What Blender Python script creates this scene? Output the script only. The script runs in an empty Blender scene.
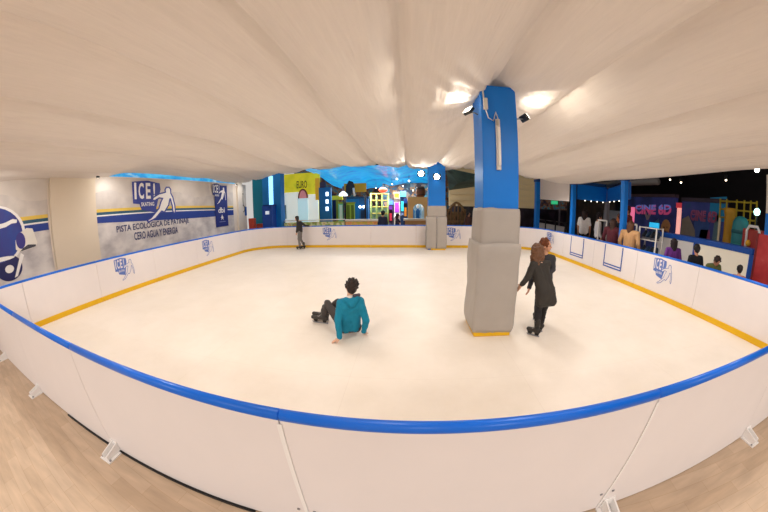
import bpy, bmesh, math, random
from mathutils import Vector, Matrix, noise
random.seed(7)
PI = math.pi
scene = bpy.context.scene
C = scene.collection

# ------------------------------------------------------------------ camera
CAM = Vector((0, 0, 1.8795))
PITCH, ROLL, YAW = 0.18132, -0.01075, 0.08635
K = (0.077026, -6.326e-6, -2.168e-5, 3.158e-7)          # theta(mm)
def cam_basis():
    f = Vector((0, math.cos(PITCH), -math.sin(PITCH))); r = Vector((1, 0, 0)); u = r.cross(f)
    r2 = math.cos(ROLL)*r + math.sin(ROLL)*u; u2 = -math.sin(ROLL)*r + math.cos(ROLL)*u
    m = Matrix.Rotation(YAW, 3, 'Z')
    return m @ f, m @ r2, m @ u2
F_, R_, U_ = cam_basis()
def at(px, py, x=None, y=None, z=None):
    """point of the place seen at a pixel of the photograph, on the plane x=, y= or z="""
    a = (px-384)*36/768; b = -(py-256)*36/768; r = math.hypot(a, b)
    t = sum(k*r**(i+1) for i, k in enumerate(K))
    d = math.cos(t)*F_ + math.sin(t)/max(r, 1e-9)*(a*R_ + b*U_)
    s = ((x-CAM.x)/d.x) if x is not None else ((y-CAM.y)/d.y) if y is not None else ((z-CAM.z)/d.z)
    return CAM + s*d
cd = bpy.data.cameras.new('camera'); cam = bpy.data.objects.new('camera', cd); C.objects.link(cam)
cd.type = 'PANO'; cd.panorama_type = 'FISHEYE_LENS_POLYNOMIAL'
cd.sensor_fit = 'HORIZONTAL'; cd.sensor_width = 36; cd.sensor_height = 24
cd.fisheye_fov = math.radians(190)
cd.fisheye_polynomial_k0 = 0.0
cd.fisheye_polynomial_k1, cd.fisheye_polynomial_k2, cd.fisheye_polynomial_k3, cd.fisheye_polynomial_k4 = [-k for k in K]
m = Matrix((R_, U_, -F_)).transposed().to_4x4(); m.translation = CAM
cam.matrix_world = m; scene.camera = cam
scene.view_settings.view_transform = 'Standard'
scene.view_settings.look = 'None'
scene.view_settings.exposure = 0.0

# ------------------------------------------------------------------ materials
def lin(h):
    h = h.lstrip('#'); v = [int(h[i:i+2], 16)/255 for i in (0, 2, 4)]
    return tuple(c/12.92 if c <= .04045 else ((c+.055)/1.055)**2.4 for c in v) + (1,)
_m = {}
def mat(col, rough=.6, var=.08, scale=6, metal=0, emit=0, spec=.4, bump=0, stretch=None, trans=0):
    key = (col, rough, var, scale, metal, emit, spec, bump, stretch, trans)
    if key in _m: return _m[key]
    M = bpy.data.materials.new('surface'); M.use_nodes = True; nt = M.node_tree; N = nt.nodes; L = nt.links
    p = N['Principled BSDF']; c = lin(col)
    p.inputs['Roughness'].default_value = rough; p.inputs['Metallic'].default_value = metal
    p.inputs['Specular IOR Level'].default_value = spec
    tc = N.new('ShaderNodeTexCoord'); mp = N.new('ShaderNodeMapping'); L.new(tc.outputs['Object'], mp.inputs[0])
    if stretch: mp.inputs['Scale'].default_value = stretch
    nz = N.new('ShaderNodeTexNoise'); nz.inputs['Scale'].default_value = scale; nz.inputs['Detail'].default_value = 4
    L.new(mp.outputs[0], nz.inputs['Vector'])
    mx = N.new('ShaderNodeMix'); mx.data_type = 'RGBA'
    mx.inputs[6].default_value = tuple(max(0, v*(1-var)) for v in c[:3]) + (1,)
    mx.inputs[7].default_value = tuple(min(1, v*(1+var)) for v in c[:3]) + (1,)
    L.new(nz.outputs['Fac'], mx.inputs[0]); L.new(mx.outputs[2], p.inputs['Base Color'])
    if emit:
        L.new(mx.outputs[2], p.inputs['Emission Color']); p.inputs['Emission Strength'].default_value = emit
    if bump:
        b = N.new('ShaderNodeBump'); b.inputs['Strength'].default_value = bump; b.inputs['Distance'].default_value = .02
        L.new(nz.outputs['Fac'], b.inputs['Height']); L.new(b.outputs[0], p.inputs['Normal'])
    if trans:
        t = N.new('ShaderNodeBsdfTranslucent'); L.new(mx.outputs[2], t.inputs[0])
        ms = N.new('ShaderNodeMixShader'); ms.inputs[0].default_value = trans
        L.new(p.outputs[0], ms.inputs[1]); L.new(t.outputs[0], ms.inputs[2])
        L.new(ms.outputs[0], N['Material Output'].inputs['Surface'])
    _m[key] = M
    return M
def multi(stops, scale=5, rough=.7, detail=5, emit=0, stretch=None, kind='noise'):
    """noise mapped through a colour ramp: mottled, many coloured surfaces"""
    M = bpy.data.materials.new('surface'); M.use_nodes = True; nt = M.node_tree; N = nt.nodes; L = nt.links
    p = N['Principled BSDF']; p.inputs['Roughness'].default_value = rough
    tc = N.new('ShaderNodeTexCoord'); mp = N.new('ShaderNodeMapping'); L.new(tc.outputs['Object'], mp.inputs[0])
    if stretch: mp.inputs['Scale'].default_value = stretch
    if kind == 'noise':
        t = N.new('ShaderNodeTexNoise'); t.inputs['Detail'].default_value = detail; out = t.outputs['Fac']
    else:
        t = N.new('ShaderNodeTexVoronoi'); out = t.outputs['Color']
    t.inputs['Scale'].default_value = scale; L.new(mp.outputs[0], t.inputs['Vector'])
    r = N.new('ShaderNodeValToRGB'); e = r.color_ramp.elements
    while len(e) < len(stops): e.new(.5)
    for el, (pos, col) in zip(e, stops): el.position = pos; el.color = lin(col)
    L.new(out, r.inputs[0]); L.new(r.outputs[0], p.inputs['Base Color'])
    if emit: L.new(r.outputs[0], p.inputs['Emission Color']); p.inputs['Emission Strength'].default_value = emit
    return M

# ------------------------------------------------------------------ mesh helpers
ROOT = {}
def wloc(o): return ROOT.get(o.name, Vector((0, 0, 0)))
def thing(name, label, cat, loc, group=None):
    o = bpy.data.objects.new(name, None); C.objects.link(o); o.location = loc; o.empty_display_size = .1
    ROOT[o.name] = Vector(loc); o['label'] = label; o['category'] = cat
    if group: o['group'] = group
    return o
def tag(o, label, cat, group=None):
    o['label'] = label; o['category'] = cat
    if group: o['group'] = group
    return o
def structure(o): o['kind'] = 'structure'; return o
class MB:
    def __init__(s): s.b = bmesh.new()
    def box(s, c, d, rot=None, bev=0):
        m = Matrix.Translation(c)
        if rot: m = m @ rot.to_4x4()
        g = bmesh.ops.create_cube(s.b, size=1, matrix=m @ Matrix.Diagonal((d[0], d[1], d[2], 1)))
        if bev:
            es = list({e for v in g['verts'] for e in v.link_edges})
            bmesh.ops.bevel(s.b, geom=es, offset=bev, segments=2, affect='EDGES', profile=.5)
        return s
    def span(s, a, b, bev=0):
        a = Vector(a); b = Vector(b)
        return s.box((a+b)/2, [max(abs(v), .002) for v in (b-a)], bev=bev)
    def slab(s, p0, p1, z0, z1, t, bev=0):
        """upright slab from p0 to p1 in plan"""
        p0 = Vector((p0[0], p0[1], 0)); p1 = Vector((p1[0], p1[1], 0)); d = p1-p0
        c = (p0+p1)/2; c.z = (z0+z1)/2
        return s.box(c, (d.length, t, z1-z0), Matrix.Rotation(math.atan2(d.y, d.x), 3, 'Z'), bev)
    def tube(s, pts, r, n=8, caps=True):
        pts = [Vector(p) for p in pts]
        rs = r if isinstance(r, (list, tuple)) else [r]*len(pts)
        rings = []; prev = None
        for i, p in enumerate(pts):
            t = (pts[min(i+1, len(pts)-1)] - pts[max(i-1, 0)]).normalized()
            a = prev if prev is not None else (Vector((0, 0, 1)) if abs(t.z) < .9 else Vector((1, 0, 0)))
            x = (a - t*a.dot(t)).normalized(); prev = x; y = t.cross(x)
            rings.append([s.b.verts.new(p + rs[i]*(math.cos(2*PI*k/n)*x + math.sin(2*PI*k/n)*y)) for k in range(n)])
        for q, w in zip(rings, rings[1:]):
            for k in range(n): s.b.faces.new((q[k], q[(k+1) % n], w[(k+1) % n], w[k]))
        if caps: s.b.faces.new(rings[0][::-1]); s.b.faces.new(rings[-1])
        return s
    def lathe(s, c, prof, n=16):
        c = Vector(c)
        return s.tube_profile(c, prof, n)
    def tube_profile(s, c, prof, n):
        rings = [[s.b.verts.new(c + Vector((max(r, .001)*math.cos(2*PI*k/n), max(r, .001)*math.sin(2*PI*k/n), z))) for k in range(n)] for r, z in prof]
        for q, w in zip(rings, rings[1:]):
            for k in range(n): s.b.faces.new((q[k], q[(k+1) % n], w[(k+1) % n], w[k]))
        s.b.faces.new(rings[0][::-1]); s.b.faces.new(rings[-1])
        return s
    def ball(s, c, r, sub=2, sc=(1, 1, 1), rot=None):
        m = Matrix.Translation(c)
        if rot: m = m @ rot.to_4x4()
        bmesh.ops.create_icosphere(s.b, subdivisions=sub, radius=r, matrix=m @ Matrix.Diagonal((sc[0], sc[1], sc[2], 1)))
        return s
    def hull(s, sph, sub=2):
        """convex hull of spheres: a tapered limb or a garment section"""
        t = bmesh.new()
        for p, r in sph: bmesh.ops.create_icosphere(t, subdivisions=sub, radius=r, matrix=Matrix.Translation(p))
        g = bmesh.ops.convex_hull(t, input=t.verts)
        bmesh.ops.delete(t, geom=list({v for v in g['geom_interior'] if isinstance(v, bmesh.types.BMVert)}), context='VERTS')
        me = bpy.data.meshes.new('tmp'); t.to_mesh(me); t.free(); s.b.from_mesh(me); bpy.data.meshes.remove(me)
        return s
    def limb(s, *pr):
        for (p, r), (q, u) in zip(pr, pr[1:]): s.hull([(Vector(p), r), (Vector(q), u)])
        return s
    def poly(s, pts, o, u, v, n, t=.004):
        """flat polygon given in 2D, laid on the plane o + a*u + b*v, thickness t along n"""
        o = Vector(o); u = Vector(u); v = Vector(v); n = Vector(n)
        lo = [s.b.verts.new(o + a*u + b*v) for a, b in pts]; hi = [s.b.verts.new(o + a*u + b*v + t*n) for a, b in pts]
        k = len(pts)
        fs = [s.b.faces.new(hi), s.b.faces.new(lo[::-1])]
        for i in range(k): s.b.faces.new((lo[i], lo[(i+1) % k], hi[(i+1) % k], hi[i]))
        for f in fs: f.normal_update()
        bmesh.ops.triangulate(s.b, faces=fs, ngon_method='EAR_CLIP')
        return s
    def text(s, body, o, u, v, n, w, h, bold=.012, t=.003, shear=0):
        """lettering fitted into a w x h box standing at o along u (right) and v (up)"""
        c = bpy.data.curves.new('t', 'FONT'); c.body = body; c.offset = bold; c.shear = shear; c.resolution_u = 3
        ob = bpy.data.objects.new('t', c); C.objects.link(ob)
        dg = bpy.context.evaluated_depsgraph_get(); me = bpy.data.meshes.new_from_object(ob.evaluated_get(dg))
        bpy.data.objects.remove(ob); bpy.data.curves.remove(c)
        xs = [q.co.x for q in me.vertices]; ys = [q.co.y for q in me.vertices]
        x0, x1, y0, y1 = min(xs), max(xs), min(ys), max(ys)
        o = Vector(o); u = Vector(u); v = Vector(v); n = Vector(n)
        for q in me.vertices: q.co = o + (q.co.x-x0)/(x1-x0)*w*u + (q.co.y-y0)/(y1-y0)*h*v + t*n
        s.b.from_mesh(me); bpy.data.meshes.remove(me)
        return s
    def build(s, name, m, parent=None, smooth=False, recalc=True):
        if recalc: bmesh.ops.recalc_face_normals(s.b, faces=s.b.faces)
        if parent is not None: off = wloc(parent)
        else:
            xs = [v.co for v in s.b.verts]
            lo = [min(v[i] for v in xs) for i in range(3)]; hi = [max(v[i] for v in xs) for i in range(3)]
            off = Vector(((lo[0]+hi[0])/2, (lo[1]+hi[1])/2, lo[2]))
        bmesh.ops.translate(s.b, verts=s.b.verts, vec=-off)
        me = bpy.data.meshes.new(name); s.b.to_mesh(me); s.b.free()
        if smooth:
            for p in me.polygons: p.use_smooth = True
        me.materials.append(m)
        o = bpy.data.objects.new(name, me); C.objects.link(o)
        if parent is not None: o.parent = parent
        else: o.location = off
        ROOT[o.name] = off
        return o
    def fuse(s, name, m, parent, voxel=.01, it=3):
        """melt overlapping pieces into one continuous skin"""
        o = s.build(name, m, parent)
        off = ROOT[o.name]
        r = o.modifiers.new('r', 'REMESH'); r.mode = 'VOXEL'; r.voxel_size = voxel
        w = o.modifiers.new('s', 'SMOOTH'); w.iterations = it; w.factor = .5
        dg = bpy.context.evaluated_depsgraph_get(); dg.update()
        me = bpy.data.meshes.new_from_object(o.evaluated_get(dg)); o.modifiers.clear()
        old = o.data; o.data = me; bpy.data.meshes.remove(old); me.name = name
        for p in me.polygons: p.use_smooth = True
        if not me.materials: me.materials.append(m)
        ROOT[o.name] = off
        return o



WHITE = mat('#ece4e2', .45, .03, 3); BLUE = mat('#0b6ce0', .35, .05, 4); YELLOW = mat('#e6b413', .5, .06, 5)
NAVY = mat('#243a86', .5, .06, 5); GREYPAD = mat('#ada59d', .55, .07, 4, bump=.3); DARK = mat('#15151c', .6, .3, 3)
LWHITE = mat('#f3efec', .5, .02, 3); STEEL = mat('#9a9aa0', .35, .1, 8, metal=.8); BLACK = mat('#101012', .5, .2, 6)

# ------------------------------------------------------------------ the rink: floor, ice
XL, XR, Y0, Y1, RC = -7.32, 6.06, .90, 12.35, 1.6
def wood_floor():
    M = bpy.data.materials.new('plank_floor'); M.use_nodes = True; nt = M.node_tree; N = nt.nodes; L = nt.links
    p = N['Principled BSDF']; p.inputs['Roughness'].default_value = .5
    tc = N.new('ShaderNodeTexCoord'); mp = N.new('ShaderNodeMapping'); L.new(tc.outputs['Object'], mp.inputs[0])
    mp.inputs['Rotation'].default_value = (0, 0, .12)
    br = N.new('ShaderNodeTexBrick'); L.new(mp.outputs[0], br.inputs['Vector'])
    br.inputs['Scale'].default_value = 1; br.inputs['Brick Width'].default_value = .6; br.inputs['Row Height'].default_value = .12
    br.inputs['Mortar Size'].default_value = .002; br.inputs['Color1'].default_value = lin('#cbb49c'); br.inputs['Color2'].default_value = lin('#c1a990')
    br.inputs['Mortar'].default_value = lin('#b99f83')
    mp2 = N.new('ShaderNodeMapping'); L.new(tc.outputs['Object'], mp2.inputs[0]); mp2.inputs['Scale'].default_value = (1.2, 7, 1); mp2.inputs['Rotation'].default_value = (0, 0, .12)
    nz = N.new('ShaderNodeTexNoise'); nz.inputs['Scale'].default_value = 2.2; nz.inputs['Detail'].default_value = 7; L.new(mp2.outputs[0], nz.inputs['Vector'])
    cr = N.new('ShaderNodeValToRGB'); cr.color_ramp.elements[0].position = .3; cr.color_ramp.elements[0].color = (.84, .82, .80, 1); cr.color_ramp.elements[1].position = .75; cr.color_ramp.elements[1].color = (1.1, 1.08, 1.05, 1)
    L.new(nz.outputs['Fac'], cr.inputs[0])
    mx = N.new('ShaderNodeMix'); mx.data_type = 'RGBA'; mx.blend_type = 'MULTIPLY'; mx.inputs[0].default_value = 1
    L.new(br.outputs['Color'], mx.inputs[6]); L.new(cr.outputs[0], mx.inputs[7]); L.new(mx.outputs[2], p.inputs['Base Color'])
    return M
def ice_mat():
    M = bpy.data.materials.new('synthetic_ice'); M.use_nodes = True; nt = M.node_tree; N = nt.nodes; L = nt.links
    p = N['Principled BSDF']; p.inputs['Roughness'].default_value = .42; p.inputs['Specular IOR Level'].default_value = .3
    tc = N.new('ShaderNodeTexCoord')
    br = N.new('ShaderNodeTexBrick'); L.new(tc.outputs['Object'], br.inputs['Vector']); br.offset = 0
    br.inputs['Scale'].default_value = 1; br.inputs['Brick Width'].default_value = 2; br.inputs['Row Height'].default_value = 1
    br.inputs['Mortar Size'].default_value = .004; br.inputs['Mortar Smooth'].default_value = .6
    br.inputs['Color1'].default_value = lin('#f4e9dc'); br.inputs['Color2'].default_value = lin('#f3e8da'); br.inputs['Mortar'].default_value = lin('#ece0d2')
    nz = N.new('ShaderNodeTexNoise'); nz.inputs['Scale'].default_value = 1.4; nz.inputs['Detail'].default_value = 8; nz.inputs['Roughness'].default_value = .7; L.new(tc.outputs['Object'], nz.inputs['Vector'])
    cr = N.new('ShaderNodeValToRGB'); cr.color_ramp.elements[0].position = .3; cr.color_ramp.elements[0].color = (.93, .92, .9, 1); cr.color_ramp.elements[1].position = .65; cr.color_ramp.elements[1].color = (1, 1, 1, 1)
    L.new(nz.outputs['Fac'], cr.inputs[0])
    mx = N.new('ShaderNodeMix'); mx.data_type = 'RGBA'; mx.blend_type = 'MULTIPLY'; mx.inputs[0].default_value = 1
    L.new(br.outputs['Color'], mx.inputs[6]); L.new(cr.outputs[0], mx.inputs[7]); L.new(mx.outputs[2], p.inputs['Base Color'])
    return M
structure(MB().span((-12, -5, -.1), (20, 28, -.012)).build('floor', wood_floor()))
def arc(cx, cy, r, a0, a1, n):
    return [(cx+r*math.cos(a0+(a1-a0)*i/n), cy+r*math.sin(a0+(a1-a0)*i/n)) for i in range(n+1)]
ic = MB()
out = [(XL, Y0), (XR, Y0)] + arc(XR-RC, Y1-RC, RC, 0, PI/2, 12) + arc(XL+RC, Y1-RC, RC, PI/2, PI, 12)
ic.poly(out, (0, 0, -.011), (1, 0, 0), (0, 1, 0), (0, 0, 1), .011)
o = ic.build('floor_ice', ice_mat()); structure(o)

# ------------------------------------------------------------------ dasher boards
BH = .98
def path_strip(mb, pts, z0, z1, side, t):
    """upright curved strip following pts in plan; side +1/-1 gives the side the thickness goes to"""
    n = len(pts); L = []
    for i, p in enumerate(pts):
        a = Vector(pts[max(i-1, 0)]); b = Vector(pts[min(i+1, n-1)]); d = (b-a).normalized(); nn = Vector((-d.y, d.x))*side
        q = Vector(p) + nn*t
        L.append([mb.b.verts.new((p[0], p[1], z0)), mb.b.verts.new((p[0], p[1], z1)), mb.b.verts.new((q.x, q.y, z1)), mb.b.verts.new((q.x, q.y, z0))])
    for a, b in zip(L, L[1:]):
        for k in range(4): mb.b.faces.new((a[k], a[(k+1) % 4], b[(k+1) % 4], b[k]))
    mb.b.faces.new(L[0][::-1]); mb.b.faces.new(L[-1])
    return mb
def board(pts, label, feet=()):
    """pts run with the ice on the left hand; the board's inner face lies on them"""
    a, b = Vector(pts[0]), Vector(pts[-1]); d = (b-a).normalized(); g = .004
    P = [Vector(p) for p in pts]; P[0] = P[0] + (P[1]-P[0]).normalized()*g; P[-1] = P[-1] + (P[-2]-P[-1]).normalized()*g
    mid = P[len(P)//2]
    t = thing('dasher_board', label, 'rink board', (mid.x, mid.y, 0), 'white dasher boards around the rink')
    path_strip(MB(), P, 0, BH, -1, .045).build('panel', WHITE, t)
    path_strip(MB(), P, .002, .115, 1, .022).build('kick_plate', YELLOW, t)
    off = []
    for i, p in enumerate(P):
        e = (P[min(i+1, len(P)-1)] - P[max(i-1, 0)]).normalized(); off.append(p + Vector((e.y, -e.x))*.022)
    MB().tube([(q.x, q.y, BH+.016) for q in off], .029, 12).build('top_rail', BLUE, t, True)
    nrm = Vector((d.y, -d.x))
    for f in feet:
        q = a + d*f + nrm*.047
        fb = MB(); rot = Matrix.Rotation(math.atan2(d.y, d.x), 3, 'Z')
        c = q + nrm*.09
        fb.box((c.x, c.y, .006-.012), (.15, .18, .012), rot)
        fo = fb.build('support_foot', LWHITE, t)
        for s_ in (-.035, .035):
            e = q + d*s_
            MB().poly([(0, 0), (.16, 0), (.16, .045), (.05, .075), (0, .09)], (e.x, e.y, 0), (nrm.x, nrm.y, 0), (0, 0, 1), (d.x, d.y, 0), .012).build('gusset', LWHITE, fo)
        MB().box((c.x-nrm.x*.085, c.y-nrm.y*.085, .05), (.1, .012, .1), rot).build('back_plate', LWHITE, fo)
        for s_ in (-.06, .06):
            e = c + d*s_ + nrm*.06
            MB().lathe((e.x, e.y, 0), [(.012, 0), (.012, .006), (.006, .012)], 8).build('bolt', STEEL, fo)
    return t
# near boards (they run from left to right seen from the ice: ice must be on the left hand -> go +x)
nx = [XL, -6.4, -4.45, -2.5, -.55, 1.345, 3.3, 5.2, XR]
nl = ['white board panel at the far left end of the near row',
      'white board panel in the near row, second from its left corner',
      'white board panel in the near row, two panels left of the wide centre one',
      'white board panel in the near row just left of the wide centre panel',
      'wide white board panel nearest the viewer, centre of the near row between two pale seams',
      'white board panel in the near row right of the seam at lower right',
      'white board panel in the near row toward the right corner',
      'short white board panel closing the near row at the right corner']
near = []
for i in range(8):
    near.append(board([(nx[i], Y0), (nx[i+1], Y0)], nl[i], [.07] if 0 < i < 8 else []))
MB().span((nx[4]-.012, Y0-.052, .01), (nx[4]+.012, Y0-.047, BH-.02)).build('seam_strip', LWHITE, near[4])
MB().span((nx[5]-.010, Y0-.052, .01), (nx[5]+.010, Y0-.047, BH-.02)).build('seam_strip', LWHITE, near[5])
for i in (4, 5):
    for s_ in (-.05, .05): MB().tube([(nx[i]+s_, Y0-.047, .19), (nx[i]+s_, Y0-.053, .19)], .01, 8).build('bolt', STEEL, near[i])
bl_ = MB()
b_ = MB().span((-.43-.05, Y0-.2, -.006), (-.33, Y0-.05, .0))
b_.span((-.42, Y0-.18, -.004), (-.39, Y0-.05, .05))
b_.build('support_foot', LWHITE, near[4])
# black strip along the foot of the near boards
tag(MB().span((-3.45, Y0-.066, -.011), (-.95, Y0-.048, .004)).build('black_edge_strip', BLACK), 'thin black strip along the foot of the near boards at lower left', 'edge strip')
ys = [Y0, 1.8, 3.8, 5.8, 7.8, 9.8, Y1-RC]
rl = ['white board panel of the right row, nearest the viewer at the right edge',
      'white board panel of the right row before the red panel and lying dark haired person',
      'white board panel of the right row with the large blue skater logo',
      'white board panel of the right row carrying the nearer blue gate outline',
      'white board panel of the right row carrying the farther blue gate outline',
      'short white board panel of the right row next to the far right corner']
right = [board([(XR, ys[i]), (XR, ys[i+1])], rl[i]) for i in range(6)]
cR = board(arc(XR-RC, Y1-RC, RC, 0, PI/2, 10), 'curved white corner board at the far right with a blue logo')
nfx = [XR-RC, 2.42, .38, -1.66, -3.7, XL+RC]
fl = ['white board panel of the far row behind the big padded pillar',
      'white board panel of the far row behind the smaller far pillar',
      'white board panel of the far row in front of the two dark dressed watchers',
      'white board panel of the far row with a blue logo, below the street lamp',
      'white board panel of the far row behind the skater in grey trousers']
far = [board([(nfx[i], Y1), (nfx[i+1], Y1)], fl[i]) for i in range(5)]
cL = board(arc(XL+RC, Y1-RC, RC, PI/2, PI, 10), 'curved white corner board at the far left before the teal wall')
ll = ['white board panel of the left row closest to the near boards',
      'white board panel of the left row below the striped beige wall pillar',
      'white board panel of the left row with the blue logo below the big slogan banner',
      'white board panel of the left row below the middle of the slogan banner',
      'white board panel of the left row, logo on it, below the navy hanging banner',
      'short white board panel of the left row next to the far left corner']
left = [board([(XL, ys[i+1]), (XL, ys[i])], ll[i]) for i in range(6)]

# ------------------------------------------------------------------ skating logo
SK = [(150, 305), (165, 300), (187, 291), (210, 268), (224, 255), (238, 262), (262, 228), (271, 194), (280, 192), (290, 235), (291, 262), (297, 273),
      (299, 258), (298, 233), (289, 190), (277, 165), (277, 145), (270, 136), (258, 137), (252, 148), (254, 162), (240, 166), (215, 172), (184, 190), (182, 199), (190, 199),
      (214, 186), (238, 190), (226, 212), (213, 246), (188, 272), (166, 293), (152, 300)]
def sk_pts(): return [((x-80)/200, (305-y)/200) for x, y in SK]
def outline(mb, pts, o, u, v, n, w, t):
    """flat line of half width w round a closed shape"""
    k = len(pts)
    for i in range(k):
        a = Vector(pts[i]); b = Vector(pts[(i+1) % k]); d = b-a
        if d.length < 1e-6: continue
        d.normalize(); q = Vector((-d.y, d.x))*w
        mb.poly([a-d*w*.6-q, b+d*w*.6-q, b+d*w*.6+q, a-d*w*.6+q], o, u, v, n, t + (i % 7)*.00004)
TAGP = [(.0, .98), (.38, 1.02), (.58, .98), (.7, .96), (.72, .8), (.62, .45), (.55, .2), (.2, .3), (.16, .44), (.01, .46)]
def logo(parent, o, u, v, n, h, navy, light, ol=.035, name='logo', asp=1.0):
    u = Vector(u)*h*asp; v = Vector(v)*h; n = Vector(n); o = Vector(o)
    def p(off): return o + n*off
    mb = MB().poly(TAGP, p(.001), u, v, n, .002)
    base = mb.build(name, navy, parent, recalc=True)
    ot = MB(); outline(ot, sk_pts(), p(.004), u, v, n, ol, .0015); ot.build('outline', navy, base)
    w = MB()
    for ch, x0, x1 in (('I', .05, .1), ('C', .15, .28), ('E', .33, .45), ('!', .52, .57)):
        w.text(ch, p(0)+u*x0+v*.56, u, v, n, x1-x0, .4, .03, .0045)
    w.text('SKATING', p(0)+u*.2+v*.38, u, v, n, .33, .1, .02, .0045)
    w.build('lettering', light, base, recalc=False)
    MB().poly(sk_pts(), p(.004), u, v, n, .002).build('skater_emblem', light, base)
    return base
LNAVY = mat('#5f77bd', .5, .1, 30); LLIGHT = mat('#e4ddde', .5, .05, 10)
def board_logo(parent, px, py, h, plane):
    if plane == 'L': c = at(px, py, x=XL); logo(parent, c+Vector((.0015, -h*.55, -h*.5)), (0, 1, 0), (0, 0, 1), (1, 0, 0), h, LNAVY, LLIGHT, .022)
    if plane == 'F': c = at(px, py, y=Y1); logo(parent, c+Vector((-h*.55, -.0015, -h*.5)), (1, 0, 0), (0, 0, 1), (0, -1, 0), h, LNAVY, LLIGHT, .022)
    if plane == 'R': c = at(px, py, x=XR); logo(parent, c+Vector((-.0015, h*.55, -h*.5)), (0, -1, 0), (0, 0, 1), (-1, 0, 0), h, LNAVY, LLIGHT, .022)
board_logo(left[2], 124.5, 268.5, .58, 'L'); board_logo(left[4], 208, 247.5, .58, 'L')
board_logo(far[3], 329.5, 233.8, .58, 'F'); board_logo(far[1], 453.5, 234.3, .58, 'F')
board_logo(right[2], 662.5, 272, .58, 'R')
ang = .07; cc = Vector((XR-RC, Y1-RC, .5)); nn = Vector((-math.cos(ang), -math.sin(ang), 0)); tt = Vector((math.sin(ang), -math.cos(ang), 0))
logo(cR, cc - nn*(RC-.035) - tt*.25 + Vector((0, 0, -.1)), tt, (0, 0, 1), nn, .5, LNAVY, LLIGHT, .022)
# gates in the right row, blue outlines
for par, (yl, yr), lo in ((right[4], (9.23, 8.42), .29), (right[3], (7.22, 6.41), .31)):
    x = XR-.004
    gm = mat('#2853a8', .4, .05, 5); go = MB().span((x-.003, yr, lo), (x, yl, BH-.03)).build('gate', WHITE, par)
    for y in (yl, yr): MB().span((x-.008, y-.02, lo), (x-.002, y+.02, BH-.03)).build('gate_edge', gm, go)
    for z in (lo, lo+.075): MB().span((x-.007, yr-.02, z-.018), (x-.002, yl+.02, z+.018)).build('gate_edge', gm, go)

# ------------------------------------------------------------------ draped fabric ceiling
SUP = [-9.6, -7.9, -6.3, -4.7, -2.9, -1.4, -.05, 1.3, 2.55, 4.0, 5.4, 6.75]
def sm(a, b, x): t = min(1, max(0, (x-a)/(b-a))); return t*t*(3-2*t)
def fabric_z(x, y):
    z = 3.70 + .04*math.sin(y*.5+.4)
    z -= .62*sm(2.2, 6.6, x)*(.85+.15*math.sin(y*.35)) * (1-.25*sm(9, 13, y))
    z -= .25*sm(-3.0, -8.5, x)*(1 - 1.25*sm(4.4, 6.2, y)*sm(12.6, 10.5, y))
    z += .16*sm(9.5, 12.9, y)*sm(.5, -4, x)*sm(-8.6, -6, x)
    for i, (a, b) in enumerate(zip(SUP, SUP[1:])):
        if a <= x <= b:
            t = (x-a)/(b-a); s = (.27 + .06*math.sin(a*3.1+y*.25))*(1-.6*sm(10, 12.9, y))
            z -= s*(1-abs(2*t-1)**2.6)
            e = min(x-a, b-x)
            z += .03*math.exp(-(e/.05)**2)                        # gathered seam over the carrying wire
            z += .045*math.exp(-e/.5)*noise.noise(Vector((x*9, y*.5, i)))
            break
    z += .035*noise.noise(Vector((x*.9, y*.3, 3.1))) + .035*noise.noise(Vector((x*3.6, y*.3, 1.7))) + .008*noise.noise(Vector((x*11, y*.7, 5)))
    z += .03*math.sin(y*1.25 + 1.5*math.sin(x*.8)) * sm(2, 7, y)
    for cx, cy in ((1.3, 4.0), (1.23, 12.0)):                     # puckered around the pillars
        dx, dy = x-cx, y-cy; d = math.hypot(dx, dy); a = math.atan2(dy, dx)
        z += .02*math.exp(-(d/.8)**2) + .04*math.exp(-(d/1.5)**2)*math.sin(a*17+2*math.sin(a*3))*min(1, d/.5)
    return z
fm = MB(); NXF, NYF = 360, 260; fx0, fx1, fy0, fy1 = -9.5, 6.75, -3.5, 12.9
rows = []
for j in range(NYF+1):
    y = fy0+(fy1-fy0)*(j/NYF); row = []
    for i in range(NXF+1):
        x = fx0+(fx1-fx0)*i/NXF
        row.append(fm.b.verts.new((x, y + (.15*math.sin(x*1.3) if j == NYF else 0), fabric_z(x, y))))
    rows.append(row)
for a, b in zip(rows, rows[1:]):
    for i in range(NXF): fm.b.faces.new((a[i], a[i+1], b[i+1], b[i]))
FAB = mat('#e8ddd3', .7, .06, 5, stretch=(7, .35, 1), trans=.12, spec=.3, bump=.55)
structure(fm.build('ceiling', FAB, smooth=True, recalc=False))

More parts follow.
